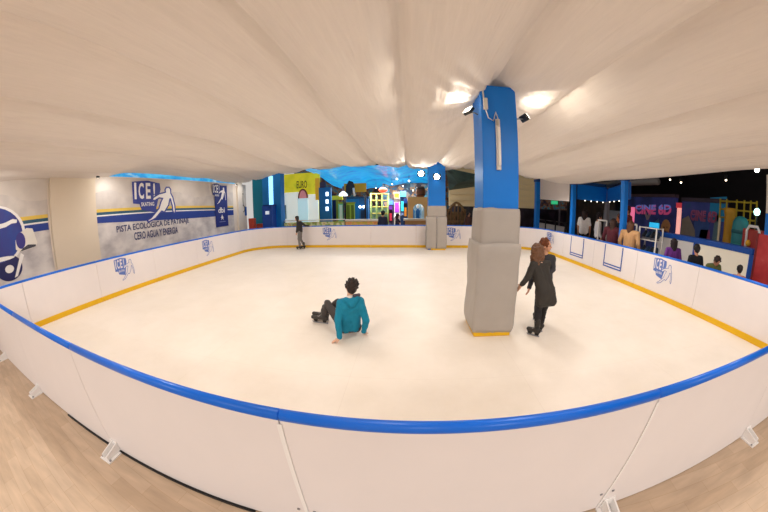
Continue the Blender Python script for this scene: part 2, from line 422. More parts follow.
# ------------------------------------------------------------------ left wall, pillar, banners
XW = -8.6
WALL = mat('#efe4d6', .7, .03, 2)
structure(MB().span((XW-.15, -4, -.012), (XW, 13.35, 3.28)).build('wall_left', WALL))
structure(MB().span((XW, 3.17, -.012), (XW+.12, 4.62, 3.6)).build('trim_1', mat('#e3d4bf', .7, .03, 2)))
structure(MB().span((XW, 12.42, -.012), (XW+.1, 12.85, 3.4)).build('trim_2', mat('#efe4d5', .6, .03, 2)))
def ice_mountain():
    return multi([(.25, '#a9a3a5'), (.42, '#c6c0c0'), (.55, '#d9d3d0'), (.7, '#e8e2de')], 1.6, .6, 9, stretch=(1, 1, 1.6))
def pale_sky(): return multi([(.3, '#c9bfb8'), (.6, '#dfd5ca'), (.8, '#e8ded2')], .9, .6, 5)
XB = XW+.012
def banner(y0, y1, z0, z1, label, par_name='wall_banner'):
    t = thing(par_name, label, 'banner', (XB, (y0+y1)/2, z0))
    MB().span((XW+.002, y0, z0), (XB, y1, z1)).build('sheet', pale_sky(), t)
    # snowy mountain picture: lower field with a jagged crest
    pts = [(y0, z0), (y1, z0)]; n = 26; top = []
    for i in range(n+1):
        y = y1+(y0-y1)*i/n; top.append((y, 1.98+.02*math.sin(i*1.7)))
    MB().poly(pts+top, (XB, 0, 0), (0, 1, 0), (0, 0, 1), (1, 0, 0), .003).build('mountain_picture', ice_mountain(), t)
    pk = []
    for i in range(n+1):
        y = y0+(y1-y0)*i/n; pk.append((y, 2.72+.32*noise.noise(Vector((y*.9, 2.2, 0)))+.1*noise.noise(Vector((y*3.1, 1, 0)))))
    MB().poly([(y1, 2.2), ]+pk[::-1]+[(y0, 2.2)], (XB, 0, 0), (0, 1, 0), (0, 0, 1), (1, 0, 0), .002).build('far_mountain_picture', multi([(.3, '#c3bab5'), (.7, '#d9d0c8')], 2.5, .6), t)
    return t
def stripe(parent, y0, y1, zc, m, off, name='stripe', n=20):
    lo = []; hi = []
    for i in range(n+1):
        y = y0+(y1-y0)*i/n; a, b = zc(y); lo.append((y, a)); hi.append((y, b))
    MB().poly(lo+hi[::-1], (XB+off, 0, 0), (0, 1, 0), (0, 0, 1), (1, 0, 0), .003).build(name, m, parent)
SY = mat('#e9c65a', .5, .05, 5); SG = mat('#2d5a75', .5, .05, 5); SB = mat('#263f92', .5, .06, 4)
def stripes(t, y0, y1):
    def T(y): return min(1, max(0, (y-4.6)/7.4))
    def top(y): return 2.32-.15*T(y)+.02*math.sin(PI*T(y))
    stripe(t, y0, y1, lambda y: (top(y)-.09, top(y)), SY, .004, 'yellow_stripe')
    stripe(t, y0, y1, lambda y: (top(y)-.17, top(y)-.09), SG, .004, 'teal_stripe')
    stripe(t, y0, y1, lambda y: (top(y)-.21, top(y)-.17), LWHITE, .004, 'white_stripe')
    stripe(t, y0, y1, lambda y: (1.93-.22*T(y)-.06*math.sin(PI*T(y)), top(y)-.21), SB, .004, 'blue_stripe')
b1 = banner(-1.5, 3.12, .35, 3.26, 'wall banner of snowy mountains with a blue helmet emblem left of beige pillar')
stripes(b1, .2, 3.1)
b2 = banner(4.64, 12.1, .35, 3.26, 'long wall banner lettered with a rink slogan, right of the beige pillar')
stripes(b2, 4.66, 12.08)
# emblem on the first banner: big round purple and blue head with white outlines
def disc(cy, cz, ry, rz, n=28, a0=0, a1=2*PI): return [(cy+ry*math.cos(a0+(a1-a0)*i/n), cz+rz*math.sin(a0+(a1-a0)*i/n)) for i in range(n)]
Q = dict(u=(0, 1, 0), v=(0, 0, 1), n=(1, 0, 0))
em = MB().poly(disc(1.62, 1.98, .80, .66), (XB+.008, 0, 0), t=.003, **Q).build('helmet_emblem', LWHITE, b1)
MB().poly(disc(1.6, 1.98, .74, .61), (XB+.0115, 0, 0), t=.002, **Q).build('helmet_shell', multi([(.3, '#3c2f7d'), (.6, '#274a9c'), (.8, '#5a4a96')], 1.2, .4), em)
MB().poly([(1.2, 2.16), (1.9, 2.24), (2.1, 2.3), (2.22, 2.27), (2.2, 2.2), (2.06, 2.2), (1.9, 2.14), (1.2, 2.06)], (XB+.014, 0, 0), t=.002, **Q).build('white_line', LWHITE, em)
MB().poly([(2.36, 2.0), (2.46, 2.05), (2.62, 2.02), (2.66, 1.9), (2.72, 1.66), (2.66, 1.58), (2.2, 1.52), (2.1, 1.6), (2.12, 1.8), (2.22, 1.95)], (XB+.014, 0, 0), t=.002, **Q).build('visor', mat('#ece6dc', .5, .05, 8), em)
MB().poly(disc(2.26, 1.78, .13, .19), (XB+.0165, 0, 0), t=.002, **Q).build('visor_hole', mat('#3f3b8a', .4, .05, 6), em)
MB().poly([(2.2, 1.53), (2.66, 1.585), (2.67, 1.63), (2.45, 1.66), (2.3, 1.6)], (XB+.0165, 0, 0), t=.002, **Q).build('visor_shadow', mat('#4a4a55', .5, .1, 6), em)
MB().poly(disc(1.85, 1.22, .36, .29), (XB+.008, 0, 0), t=.004, **Q).build('lower_disc', mat('#26285e', .5, .1, 6), em)
MB().poly([(1.95, .98), (2.04, 1.0), (2.3, 1.44), (2.22, 1.5)], (XB+.013, 0, 0), t=.002, **Q).build('white_line', LWHITE, em)
MB().poly(disc(1.62, 1.45, .42, .05), (XB+.013, 0, 0), t=.002, **Q).build('white_line', LWHITE, em)
MB().poly(disc(1.85, 1.2, .12, .09), (XB+.013, 0, 0), t=.002, **Q).build('wheel_hub', LWHITE, em)
# slogan banner lettering and logo
lg0 = at(136, 204, x=XB); lg1 = at(155, 216.5, x=XB); lgt = at(136.5, 180.5, x=XB)
lg = logo(b2, (XB+.009, 6.08, 1.80), (0, 1, 0), (0, 0, 1), (1, 0, 0), 1.36, mat('#3b479a', .5, .06, 5), LWHITE, asp=1.32)
TX = mat('#3c426e', .6, .06, 8)
def line_text(body, pl, pr, ph, par):
    a = at(*pl, x=XB); b = at(*pr, x=XB); c = at(*ph, x=XB)
    MB().text(body, (XB+.012, a.y, a.z), (0, b.y-a.y, b.z-a.z), (0, 0, c.z-a.z), (1, 0, 0), 1, 1, .022, .002).build('lettering', TX, par, recalc=False)
line_text('PISTA ECOLOGICA DE PATINAJE', (116.8, 234.6), (189, 224), (116.8, 226), b2)
line_text('CERO AGUA Y ENERGIA', (134.4, 240.4), (178, 233.2), (134.4, 232.4), b2)
# navy hanging banner
nb = thing('hanging_banner', 'narrow navy hanging banner with white ice logo at right end of slogan banner', 'banner', (XB+.03, 11.05, 1.22))
MB().span((XB+.02, 10.58, 1.22), (XB+.035, 11.55, 3.14)).build('sheet', mat('#28337f', .5, .08, 3), nb)
logo(nb, (XB+.038, 10.42, 2.28), (0, 1, 0), (0, 0, 1), (1, 0, 0), .92, mat('#28337f', .5, .08, 3), LWHITE)
MB().text('dbi', (XB+.036, 10.8, 1.86), (0, 1, 0), (0, 0, 1), (1, 0, 0), .5, .26, .02).build('lettering', LWHITE, nb, recalc=False)
MB().poly([(0, 0), (.05, .12), (-.03, .1), (.06, .19), (.1, .28), (.14, .19), (.23, .1), (.15, .12), (.2, 0), (.1, .07)], (XB+.037, 10.98, 1.52), t=.002, **Q).build('star_mark', LWHITE, nb)
MB().span((XB+.036, 10.85, 1.43), (XB+.039, 11.32, 1.46)).build('underline', mat('#8d93c4'), nb)
MB().tube([(XB+.03, 10.55, 3.15), (XB+.03, 11.58, 3.15)], .014).build('hanging_rod', STEEL, nb, True)
# small wall items
hs = thing('hose_hook', 'small dark ring hanging on the white wall end beside teal wall', 'hook', (XW+.03, 13.0, 1.95))
MB().tube([(XW+.03, 13.0+.13*math.cos(a*PI/10), 2.0+.17*math.sin(a*PI/10)) for a in range(21)], .018, 6).build('ring', mat('#6d675e', .5), hs, True)
MB().tube([(XW+.03, 13.0, 2.17), (XW+.03, 13.0, 2.75)], .012, 6).build('cord', mat('#857c70', .5), hs, True)
MB().box((XW+.02, 13.0, 2.78), (.04, .08, .08), bev=.01).build('mount', mat('#857c70', .5), hs)
bs = MB().span((XW+.002, 13.16, 1.62), (XW+.02, 13.34, 2.1)); tag(bs.build('wall_sign', mat('#2457a8', .5)), 'small blue plate on white wall end next to teal wall', 'sign')
# blue lit band of the neighbouring hall above the wall
structure(MB().span((-10.6, 4, 2.9), (-10.5, 15, 4.6)).build('wall_far_left', multi([(.3, '#1d7fb8'), (.5, '#4fb6e8'), (.62, '#2488c4'), (.75, '#bfe6f6')], 1.3, .5, 6, emit=.8, stretch=(1, .7, 1.6))))

# ------------------------------------------------------------------ pillars
def pad_box(mb, a, b, seed, amp=.012, n=10, rad=.05):
    """soft padding: four upright faces with rounded corners, a little lumpy"""
    (x0, y0, z0), (x1, y1, z1) = a, b
    ring = arc(x1-rad, y1-rad, rad, 0, PI/2, 4) + arc(x0+rad, y1-rad, rad, PI/2, PI, 4) + arc(x0+rad, y0+rad, rad, PI, 1.5*PI, 4) + arc(x1-rad, y0+rad, rad, 1.5*PI, 2*PI, 4)
    full = []
    for i in range(len(ring)):
        p = Vector(ring[i]); q = Vector(ring[(i+1) % len(ring)]); k = max(1, int((q-p).length/.05))
        for j in range(k): full.append(p + (q-p)*j/k)
    cx, cy = (x0+x1)/2, (y0+y1)/2; L = []
    nz = max(8, int((z1-z0)/.05))
    for k in range(nz+1):
        z = z0+(z1-z0)*k/nz; s = 1 - (.05*(1-min(1, min(k, nz-k)/1.5)))
        row = []
        for p in full:
            d = Vector((p.x-cx, p.y-cy)); w = amp*noise.noise(Vector((p.x*3.1+seed, p.y*3.1, z*2.3))) + amp*.6*noise.noise(Vector((p.x*9+seed, p.y*9, z*6)))
            q = Vector((cx, cy)) + d*s + d.normalized()*w
            zz = z + (.02*noise.noise(Vector((p.x*4, p.y*4, seed))) if k == nz else 0)
            row.append(mb.b.verts.new((q.x, q.y, zz)))
        L.append(row)
    m = len(full)
    for r, t in zip(L, L[1:]):
        for i in range(m): mb.b.faces.new((r[i], r[(i+1) % m], t[(i+1) % m], t[i]))
    mb.b.faces.new(L[0][::-1]); mb.b.faces.new(L[-1])
    return mb
PBLUE = mat('#0879dc', .4, .05, 3)
p1 = thing('padded_pillar', 'big blue square pillar wrapped in grey padding, standing on the ice in the middle', 'pillar', (1.3, 4.0, 0)); p1['kind'] = 'thing'
MB().span((1.035, 3.76, 0), (1.56, 4.26, 3.62), bev=.012).build('shaft', PBLUE, p1)
pad_box(MB(), (1.0, 3.70, 1.2), (1.585, 4.3, 1.86), 3).build('upper_padding', GREYPAD, p1, True)
pad_box(MB(), (.955, 3.655, .06), (1.60, 4.34, 1.38), 8, .016).build('lower_padding', GREYPAD, p1, True)
MB().span((.99, 3.67, 0.001), (1.555, 4.3, .075), bev=.01).build('kick_strip', YELLOW, p1)
p2 = thing('padded_pillar', 'smaller looking blue pillar with grey padding standing before the far boards', 'pillar', (1.23, 12.0, 0)); p2['kind'] = 'thing'
MB().span((.88, 11.74, 0), (1.6, 12.28, 3.72), bev=.012).build('shaft', PBLUE, p2)
pad_box(MB(), (.85, 11.71, 1.4), (1.64, 12.31, 1.87), 5).build('upper_padding', GREYPAD, p2, True)
pad_box(MB(), (.80, 11.67, .05), (1.235, 12.33, 1.42), 6).build('lower_padding', GREYPAD, p2, True)
pad_box(MB(), (1.24, 11.67, .05), (1.67, 12.33, 1.42), 7).build('lower_padding', GREYPAD, p2, True)
MB().span((1.0, 11.66, .001), (1.62, 12.3, .06), bev=.008).build('kick_strip', YELLOW, p2)
# tube light with cable on the big pillar
tl = thing('tube_light', 'white tube light fixture mounted upright on the front of the blue pillar', 'light fitting', (1.33, 3.74, 2.4))
ta = at(499, 170, y=3.73); tb = at(499, 119, y=3.73)
MB().span((ta.x-.03, 3.725, ta.z), (ta.x+.035, 3.755, tb.z), bev=.008).build('housing', mat('#d8d2cc', .4), tl)
MB().span((ta.x-.012, 3.70, ta.z+.06), (ta.x+.03, 3.725, tb.z-.12), bev=.012).build('tube', mat('#f2ece6', .3), tl)
MB().span((ta.x-.03, 3.705, tb.z-.1), (ta.x+.005, 3.726, tb.z-.02), bev=.006).build('ballast', mat('#b9b1aa', .4), tl)
jb = at(485.5, 104, y=3.73)
JB = thing('junction_box', 'small white junction box near the top of the big blue pillar', 'junction box', (jb.x, 3.74, jb.z-.08))
MB().span((jb.x-.03, 3.71, jb.z-.08), (jb.x+.03, 3.758, jb.z+.09), bev=.008).build('case', mat('#d9d3cb', .4), JB)
MB().tube([(jb.x+.0, 3.735, jb.z-.08), (jb.x+.03, 3.73, jb.z-.2), (jb.x+.1, 3.73, jb.z-.24), (tb.x-.04, 3.735, tb.z+.1), (tb.x-.01, 3.735, tb.z-.01)], .009, 6).build('cable', LWHITE, JB, True)
MB().tube([(jb.x-.02, 3.735, jb.z+.09), (jb.x-.03, 3.735, jb.z+.35)], .012, 6).build('conduit', mat('#d9d3cb', .4), JB, True)
HOT = mat('#fff6e6', .3, .01, 5, emit=14)
def flood(c, d, label, lens=HOT, size=.11, arm=None, name='floodlight'):
    c = Vector(c); d = Vector(d).normalized(); q = d.to_track_quat('Z', 'Y').to_matrix()
    t = thing(name, label, name, c)
    MB().box(c, (size*1.5, size, size*.5), q, bev=size*.1).build('housing', mat('#2b2b2e', .4), t)
    if size > .12: MB().tube([c+d*size*.25, c+d*size*.32], size*.48, 16).build('lens', lens, t)
    else: MB().box(c+d*size*.27, (size*1.3, size*.8, size*.04), q).build('lens', lens, t)
    if arm is not None:
        MB().tube([c-d*size*.2, c-d*size*.2+(Vector(arm)-c)*.5+Vector((0, 0, .02)), Vector(arm)], .011, 6).build('bracket', STEEL, t, True)
    return t
flood((.90, 3.95, 3.27), (-.75, -.35, .65), 'floodlight on the left side of the big pillar, shining on the fabric', arm=(1.035, 3.95, 3.22))
flood((1.74, 3.92, 3.22), (.8, .1, .7), 'floodlight on the right side of the big pillar below the fabric', arm=(1.56, 3.92, 3.16))
f3 = at(421.5, 173, y=11.6); f4 = at(437, 176.5, y=11.6)
flood((f3.x, 11.85, f3.z), (-.2, -1, -.05), 'bright floodlight at the left edge of the far pillar', mat('#fff6e6', .3, .01, 5, emit=60), .22, arm=(.88, 11.85, f3.z))
flood((f4.x, 11.66, f4.z), (-.1, -1, -.1), 'bright floodlight on the front of the far pillar', mat('#fff6e6', .3, .01, 5, emit=60), .22, arm=(f4.x, 11.74, f4.z))
for (a_, label) in ((at(98, 177, x=XW+.35), 'small spotlight above the left end of the slogan banner'), (at(236.5, 184.5, x=XW+.35), 'small spotlight above the right end of the slogan banner')):
    flood(a_, (-.7, 0, -.7), label, HOT, .07, name='spotlight')

# ------------------------------------------------------------------ people
def V(*a): return Vector(a)
def hand(mb, w, d, n, s=1.0, side=1, curl=.35):
    """palm, four bent fingers of unequal length and a thumb leaving the side of the palm"""
    w = V(*w); d = V(*d).normalized(); n = V(*n); n = (n - d*n.dot(d)).normalized(); t = d.cross(n)*side
    mb.hull([(w, .021*s), (w+d*.07*s+t*.024*s, .015*s), (w+d*.07*s-t*.024*s, .015*s), (w+d*.02*s+t*.02*s, .016*s)])
    for k, L in ((-1.5, .060), (-.5, .072), (.5, .078), (1.5, .068)):
        a = w + d*.075*s + t*.0165*k*s; e = (d*(1-curl*.4)-n*curl*.6).normalized(); b = a + e*L*.5*s
        e2 = (d*(1-curl)-n*curl*1.2).normalized(); c = b + e2*L*.5*s
        mb.limb((a, .009*s), (b, .0085*s), (c, .007*s))
    a = w + d*.02*s + t*.026*s; b = a + (d*.6+t*.75-n*.2).normalized()*.035*s; c = b + (d*.9+t*.3-n*.3).normalized()*.03*s
    mb.limb((a, .012*s), (b, .010*s), (c, .008*s))
def stand(x, y, ang, h, z=0, bw=1):
    s = h/1.7; f = V(math.cos(ang), math.sin(ang), 0); r = V(math.sin(ang), -math.cos(ang), 0)
    def P(a, b, c): return V(x, y, z) + r*a*s + f*b*s + V(0, 0, c*s)
    J = dict(s=s, f=f, head=P(0, .02, 1.58), neck=P(0, -.01, 1.43), face=f.copy())
    for k, q in (('L', -1), ('R', 1)):
        J['sh'+k] = P(.17*q*bw, 0, 1.37); J['el'+k] = P((.17*bw+.065)*q, -.03, 1.1); J['wr'+k] = P((.17*bw+.06)*q, .07, .87)
        J['hip'+k] = P(.09*q, 0, .88); J['kn'+k] = P(.1*q, .03, .48); J['an'+k] = P(.1*q, -.02, .09); J['to'+k] = P(.12*q, .15, .04)
    return J
def seat(J, d=.42):
    """bend the hips and knees: sitting on something about 0.45 m high"""
    s = J['s']; f = J['f']
    for k in list(J):
        if k in ('s', 'f', 'face'): continue
        if k[:2] in ('hi', 'he', 'ne', 'sh', 'el', 'wr'): J[k] = J[k] - V(0, 0, d*s)
    for k in 'LR':
        h = J['hip'+k]; J['kn'+k] = h + f*.42*s; J['an'+k] = V(h.x, h.y, .09*s)+f*.42*s; J['to'+k] = J['an'+k]+f*.17*s - V(0, 0, .04*s)
    return J
def crumple(o, amp, fr):
    me = o.data
    for v in me.vertices:
        c = v.co*fr; v.co = v.co + v.normal*(amp*(noise.noise(c)+.5*noise.noise(c*2.3)))
def person(label, J, cols, hair='short', group=None, vox=.012, skates=False, skirt=0, hood=False, wide=1.0, detail=True, sleeves=True, collar=None):
    s = J['s']; skin, hairc, topc, botc, shoec = cols
    base = (J['anL']+J['anR'])/2
    t = thing('person', label, 'person', V(base.x, base.y, 0), group)
    hc = J['head']; face = J['face'].normalized(); nk = J['neck']
    up = J.get('up') or (hc-nk).normalized()
    side = face.cross(up).normalized(); fw = up.cross(side).normalized()
    rot = Matrix((side, fw, up)).transposed()
    sk = mat(skin, .55, .05, 12)
    mb = MB()
    mb.ball(hc+up*.02*s, .1*s, 3, (.80, .98, 1.08), rot)                      # skull
    mb.hull([(hc-up*.05*s+fw*.045*s, .052*s), (hc-up*.085*s+fw*.06*s, .03*s), (hc-up*.01*s, .07*s)])   # jaw
    mb.hull([(hc+fw*.092*s+up*.005*s, .010*s), (hc+fw*.112*s-up*.025*s, .014*s), (hc+fw*.085*s-up*.025*s, .016*s)])   # nose
    mb.hull([(hc+fw*.092*s-up*.058*s+side*.018*s, .008*s), (hc+fw*.092*s-up*.058*s-side*.018*s, .008*s)])
    for q in (-1, 1):
        mb.ball(hc+side*.083*s*q-up*.005*s-fw*.005*s, .026*s, 2, (.4, .7, 1.1), rot)
    mid = (J['shL']+J['shR'])/2; hm = (J['hipL']+J['hipR'])/2; sd = (J['shR']-J['shL']).normalized(); hs_ = (J['hipR']-J['hipL']).normalized()
    mb.limb((hc-up*.04*s-fw*.02*s, .05*s), (nk, .054*s), (mid, .075*s))
    mb.limb((J['shL'], .052*s), (mid, .08*s), (J['shR'], .052*s))
    for q in (-1, 1): mb.hull([(mid+sd*.07*s*q-V(0, 0, .05*s), .085*s), (hm+hs_*.06*s*q, .085*s)])
    for k in 'LR':
        mb.limb((J['sh'+k], .048*s), (J['el'+k], .037*s), (J['wr'+k], .025*s))
        mb.limb((J['hip'+k], .075*s), (J['kn'+k], .05*s), (J['an'+k], .035*s), (J['an'+k].lerp(J['to'+k], .55), .022*s))
        d = J.get('hd'+k) or (J['wr'+k]-J['el'+k]); n = J.get('hn'+k) or (J['f'].cross(V(0, 0, 1))*(1 if k == 'L' else -1)*-1)
        hand(mb, J['wr'+k], d, n, s, -1 if k == 'L' else 1, J.get('curl', .35))
    body = mb.fuse('body', sk, t, max(.0055, vox*.6) if detail else vox, 2)
    if detail:
        for q in (-1, 1):
            MB().ball(hc+fw*.088*s+side*.032*s*q+up*.012*s, .011*s, 2).build('eye', mat('#20181a', .3, .05), body, True)
        MB().hull([(hc+fw*.099*s-up*.058*s+side*.016*s, .005*s), (hc+fw*.099*s-up*.058*s-side*.016*s, .005*s)]).build('mouth', mat('#b05e56', .5, .05), body, True)
    # upper garment
    g = MB(); w = .02*s*wide; g.hull([(mid-V(0, 0, .1*s), .1*s+w*.8), (hm+V(0, 0, .04*s), .105*s+w*.8)])
    g.limb((J['shL'], .066*s+w*.4), (mid-V(0, 0, .01*s), .085*s+w*.5), (J['shR'], .066*s+w*.4))
    for q in (-1, 1): g.hull([(mid+sd*.075*s*q-V(0, 0, .07*s), .095*s+w), (hm+hs_*.065*s*q+V(0, 0, .03*s), .1*s+w)])
    if sleeves:
        for k in 'LR': g.limb((J['sh'+k], .062*s+w*.4), (J['el'+k], .05*s+w*.5), (J['wr'+k]-(J['wr'+k]-J['el'+k]).normalized()*.02*s, .04*s+w*.3))
    else:
        for k in 'LR': g.limb((J['sh'+k], .062*s+w*.4), (J['sh'+k].lerp(J['el'+k], .7), .056*s+w*.5))
    if skirt:
        f_ = J.get('skirt') or (hm - V(0, 0, skirt*s))
        g.hull([(hm-hs_*.07*s+V(0, 0, .02*s), .125*s), (hm+hs_*.07*s+V(0, 0, .02*s), .125*s), (f_-hs_*.14*s, .085*s), (f_+hs_*.14*s, .085*s)])
    gm = mat(topc, .8, .12, 14, bump=.25)
    go = g.fuse('jacket' if sleeves else 'shirt', gm, t, vox, 3)
    if detail: crumple(go, .012*s, 9)
    if hood:
        h = MB(); o_ = nk - J['f']*.05*s
        h.hull([(o_+sd*.10*s-V(0, 0, .02*s), .05*s), (o_-sd*.08*s-V(0, 0, .02*s), .045*s), (o_-J['f']*.06*s-V(0, 0, .1*s), .05*s)])
        h.hull([(o_+sd*.11*s+V(0, 0, .03*s), .035*s), (o_+sd*.05*s-J['f']*.05*s-V(0, 0, .05*s), .045*s)])
        ho = h.fuse('hood', gm, go, vox, 3); crumple(ho, .012*s, 12)
        MB().hull([(o_+sd*.06*s+V(0, 0, .035*s)-J['f']*.02*s, .03*s), (o_+sd*.13*s+V(0, 0, .04*s)-J['f']*.01*s, .028*s)]).build('hood_lining', mat('#4b4450', .8, .1), ho, True)
    if collar:
        MB().limb((nk+sd*.05*s-J['f']*.03*s, .032*s), (nk-J['f']*.055*s+V(0, 0, .012*s), .034*s), (nk-sd*.05*s-J['f']*.03*s, .032*s)).fuse('collar', mat(collar, .7, .04), t, vox*.7, 2)
    # trousers and shoes
    b = MB()
    b.limb((J['hipL'], .095*s), (J['hipR'], .095*s))
    for k in 'LR': b.limb((J['hip'+k], .092*s), (J['kn'+k], .064*s), (J['an'+k]+V(0, 0, .03*s), .052*s))
    bo = b.fuse('trousers', mat(botc, .8, .12, 14, bump=.2), t, vox, 3)
    if detail: crumple(bo, .008*s, 11)
    for k in 'LR':
        an, to = J['an'+k], J['to'+k]; d = (to-an); d.z = 0; d.normalize(); hl = an - d*.045*s
        if skates:
            q = MB(); sz = .075
            lift = V(0, 0, 0)
            q.hull([(V(hl.x, hl.y, sz+.04*s), .042*s), (V(to.x, to.y, sz+.03*s), .038*s), (V(hl.x, hl.y, sz+.02), .036*s)])
            q.limb((an+V(0, 0, .15*s), .052*s), (an+V(0, 0, .06*s), .05*s), (V(an.x, an.y, sz+.035*s), .045*s))
            bt = q.fuse('ice_skate', mat(shoec, .45, .2, 20), t, vox*.8, 2)
            bl = MB(); a = V(hl.x, hl.y, 0)-d*.02; c = V(to.x, to.y, 0)+d*.02; u = (c-a).normalized(); L = (c-a).length
            bl.poly([(0, .004), (L*.9, .0015), (L, .02), (L, .03), (0, .03)], a-V(-u.y, u.x, 0)*.002, u, (0, 0, 1), V(-u.y, u.x, 0)*-1, .004)
            bl.build('blade', STEEL, bt)
            for fr in (.22, .76):
                m_ = a+u*L*fr; MB().hull([(m_+V(0, 0, .03)-u*.02, .008), (m_+V(0, 0, .03)+u*.02, .008), (m_+V(0, 0, .07)-u*.03, .014), (m_+V(0, 0, .07)+u*.03, .014)]).build('blade_holder', BLACK, bt, True)
            if detail:
                lp_ = []
                for i in range(5):
                    p_ = an.lerp(to, .62-.12*i) if i < 3 else an + d*.045*s; zz = sz+.05*s+.008*i if i < 3 else an.z+.035*s*i
                    sv = V(-d.y, d.x, 0)*.026*s*(1 if i % 2 else -1)
                    lp_ += [V(p_.x, p_.y, zz)-sv, V(p_.x, p_.y, zz+.012)+d*.008, V(p_.x, p_.y, zz)+sv]
                MB().tube(lp_, .0045*s, 5).build('laces', mat('#b9b4ae', .7), bt)
        else:
            MB().hull([(V(hl.x, hl.y, .04*s), .038*s), (V(to.x, to.y, .034*s), .032*s), (an+V(0, 0, .02*s), .046*s)]).build('shoe', mat(shoec, .5, .1), t, True)
    # hair
    h = MB(); hm_ = mat(hairc, .55, .35, 40, bump=.5)
    c0 = hc+up*.035*s-fw*.018*s
    h.ball(c0, .104*s, 3, (.88, 1.0, 1.02), rot)
    if hair == 'short':
        h.ball(hc-fw*.045*s-up*.01*s, .085*s, 3, (.95, .75, 1.0), rot)
        rnd = random.Random(3)
        for _ in range(46):
            v = V(rnd.uniform(-1, 1), rnd.uniform(-1, .6), rnd.uniform(-.35, 1)).normalized()
            p = c0 + rot @ V(v.x*.088, v.y*.098, v.z*.1)*s; h.limb((p, .022*s), (p+(rot @ v)*.02*s+up*.012*s, .011*s))
    else:
        L = .30 if hair == 'long' else .27
        rnd = random.Random(int(abs(hc.x)*100))
        down = V(0, 0, -1)
        for k in range(15):
            a = PI*(1.04+.92*k/14)                 # round the back of the head from ear to ear
            o_ = side*math.cos(a)*.088*s + fw*(math.sin(a)*.085-.01)*s
            p0 = hc+up*.04*s+o_; pts = [(p0, .04*s)]
            for i in range(1, 5):
                q = p0 + down*L*s*i/4 + o_*(.30*i/4 if hair == 'curly' else .05) - fw*.02*s*i/4
                if hair == 'curly': q = q + V(rnd.uniform(-1, 1), rnd.uniform(-1, 1), 0)*.02*s
                pts.append((q, (.038-.006*i+(.008 if hair == 'curly' else 0))*s))
            h.limb(*pts)
    ho = h.fuse('hair', hm_, t, vox*.8, 1)
    crumple(ho, (.024 if hair == 'curly' else .007)*s, 20 if hair == 'curly' else 30)
    return t
SKIN, SKIN2 = '#d9a98c', '#c68f70'
# man sitting on the ice, seen from behind, leaning on both hands
J = dict(s=.9, f=V(-.35, .94, 0).normalized(), face=V(-.42, .9, -.08), head=V(-.785, 3.665, .745), neck=V(-.80, 3.625, .625),
         shL=V(-.925, 3.58, .55), shR=V(-.665, 3.655, .56), elL=V(-.965, 3.50, .31), elR=V(-.575, 3.60, .29), wrL=V(-.935, 3.44, .065), wrR=V(-.63, 3.655, .075),
         hdL=V(-.9, -.25, -.42), hnL=V(.2, 0, 1), hdR=V(.1, .95, -.5), hnR=V(0, 0, 1), curl=.12,
         hipL=V(-.93, 3.67, .115), hipR=V(-.75, 3.735, .115), knL=V(-1.25, 3.99, .385), knR=V(-1.12, 4.13, .36), anL=V(-1.335, 4.035, .115), anR=V(-1.36, 4.17, .115), toL=V(-1.545, 4.07, .06), toR=V(-1.58, 4.22, .06))
person('person in a teal hooded jacket sitting on the ice, leaning back on both hands', J, (SKIN, '#2a1d18', '#0d82a2', '#45403f', '#3a3532'), 'short', vox=.009, skates=True, hood=True, wide=1.0, collar='#e8e2da')
# woman in a dark dress, back to the viewer, one hand on the pillar
J = dict(s=.86, f=V(-.25, .95, 0).normalized(), face=V(-.35, .9, -.3), head=V(1.885, 3.76, 1.265), neck=V(1.91, 3.72, 1.155),
         shL=V(1.80, 3.675, 1.09), shR=V(2.055, 3.72, 1.09), elL=V(1.735, 3.665, .92), wrL=V(1.652, 3.69, .79), hdL=V(-.30, .35, -.75), hnL=V(1, 0, .2), elR=V(2.12, 3.83, .90), wrR=V(2.06, 4.00, .87), hdR=V(-.2, .9, 0), curl=.1,
         hipL=V(1.945, 3.60, .70), hipR=V(2.09, 3.63, .70), knL=V(1.96, 3.64, .40), knR=V(2.09, 3.71, .40), anL=V(1.955, 3.59, .125), anR=V(2.115, 3.77, .125), toL=V(1.86, 3.68, .06), toR=V(2.09, 3.90, .06),
         skirt=V(2.055, 3.60, .545))
person('person in a charcoal knee length dress with curly brown hair, hand on the padded pillar', J, (SKIN, '#6e4a32', '#37332f', '#262427', '#2c2826'), 'curly', vox=.009, skates=True, skirt=.2, wide=.55)
J = stand(2.2, 4.08, -2.2, 1.38)
J.update(head=V(2.185, 4.05, 1.31), neck=V(2.20, 4.07, 1.19), face=V(.75, -.6, -.1), elL=V(2.0, 4.05, .82), wrL=V(1.90, 3.93, .66), elR=V(2.1, 4.0, .9))
J['shL'], J['shR'] = V(2.10, 4.16, 1.12), V(2.30, 4.0, 1.12)
J['hipL'], J['hipR'], J['knL'], J['knR'], J['anL'], J['anR'] = V(2.19, 4.16, .7), V(2.30, 4.10, .7), V(2.20, 4.17, .4), V(2.29, 4.13, .4), V(2.215, 4.18, .125), V(2.295, 4.16, .125)
J['toL'], J['toR'] = V(2.24, 4.09, .06), V(2.32, 4.07, .06)
J['wrR'] = V(2.2, 3.93, .87); J['elR'] = V(2.3, 3.96, .95)
person('child with short auburn hair, half hidden in front of the person in the charcoal dress', J, ('#dba384', '#7a4326', '#3b3a3f', '#2a292c', '#2c2826'), 'short', vox=.01, skates=True)
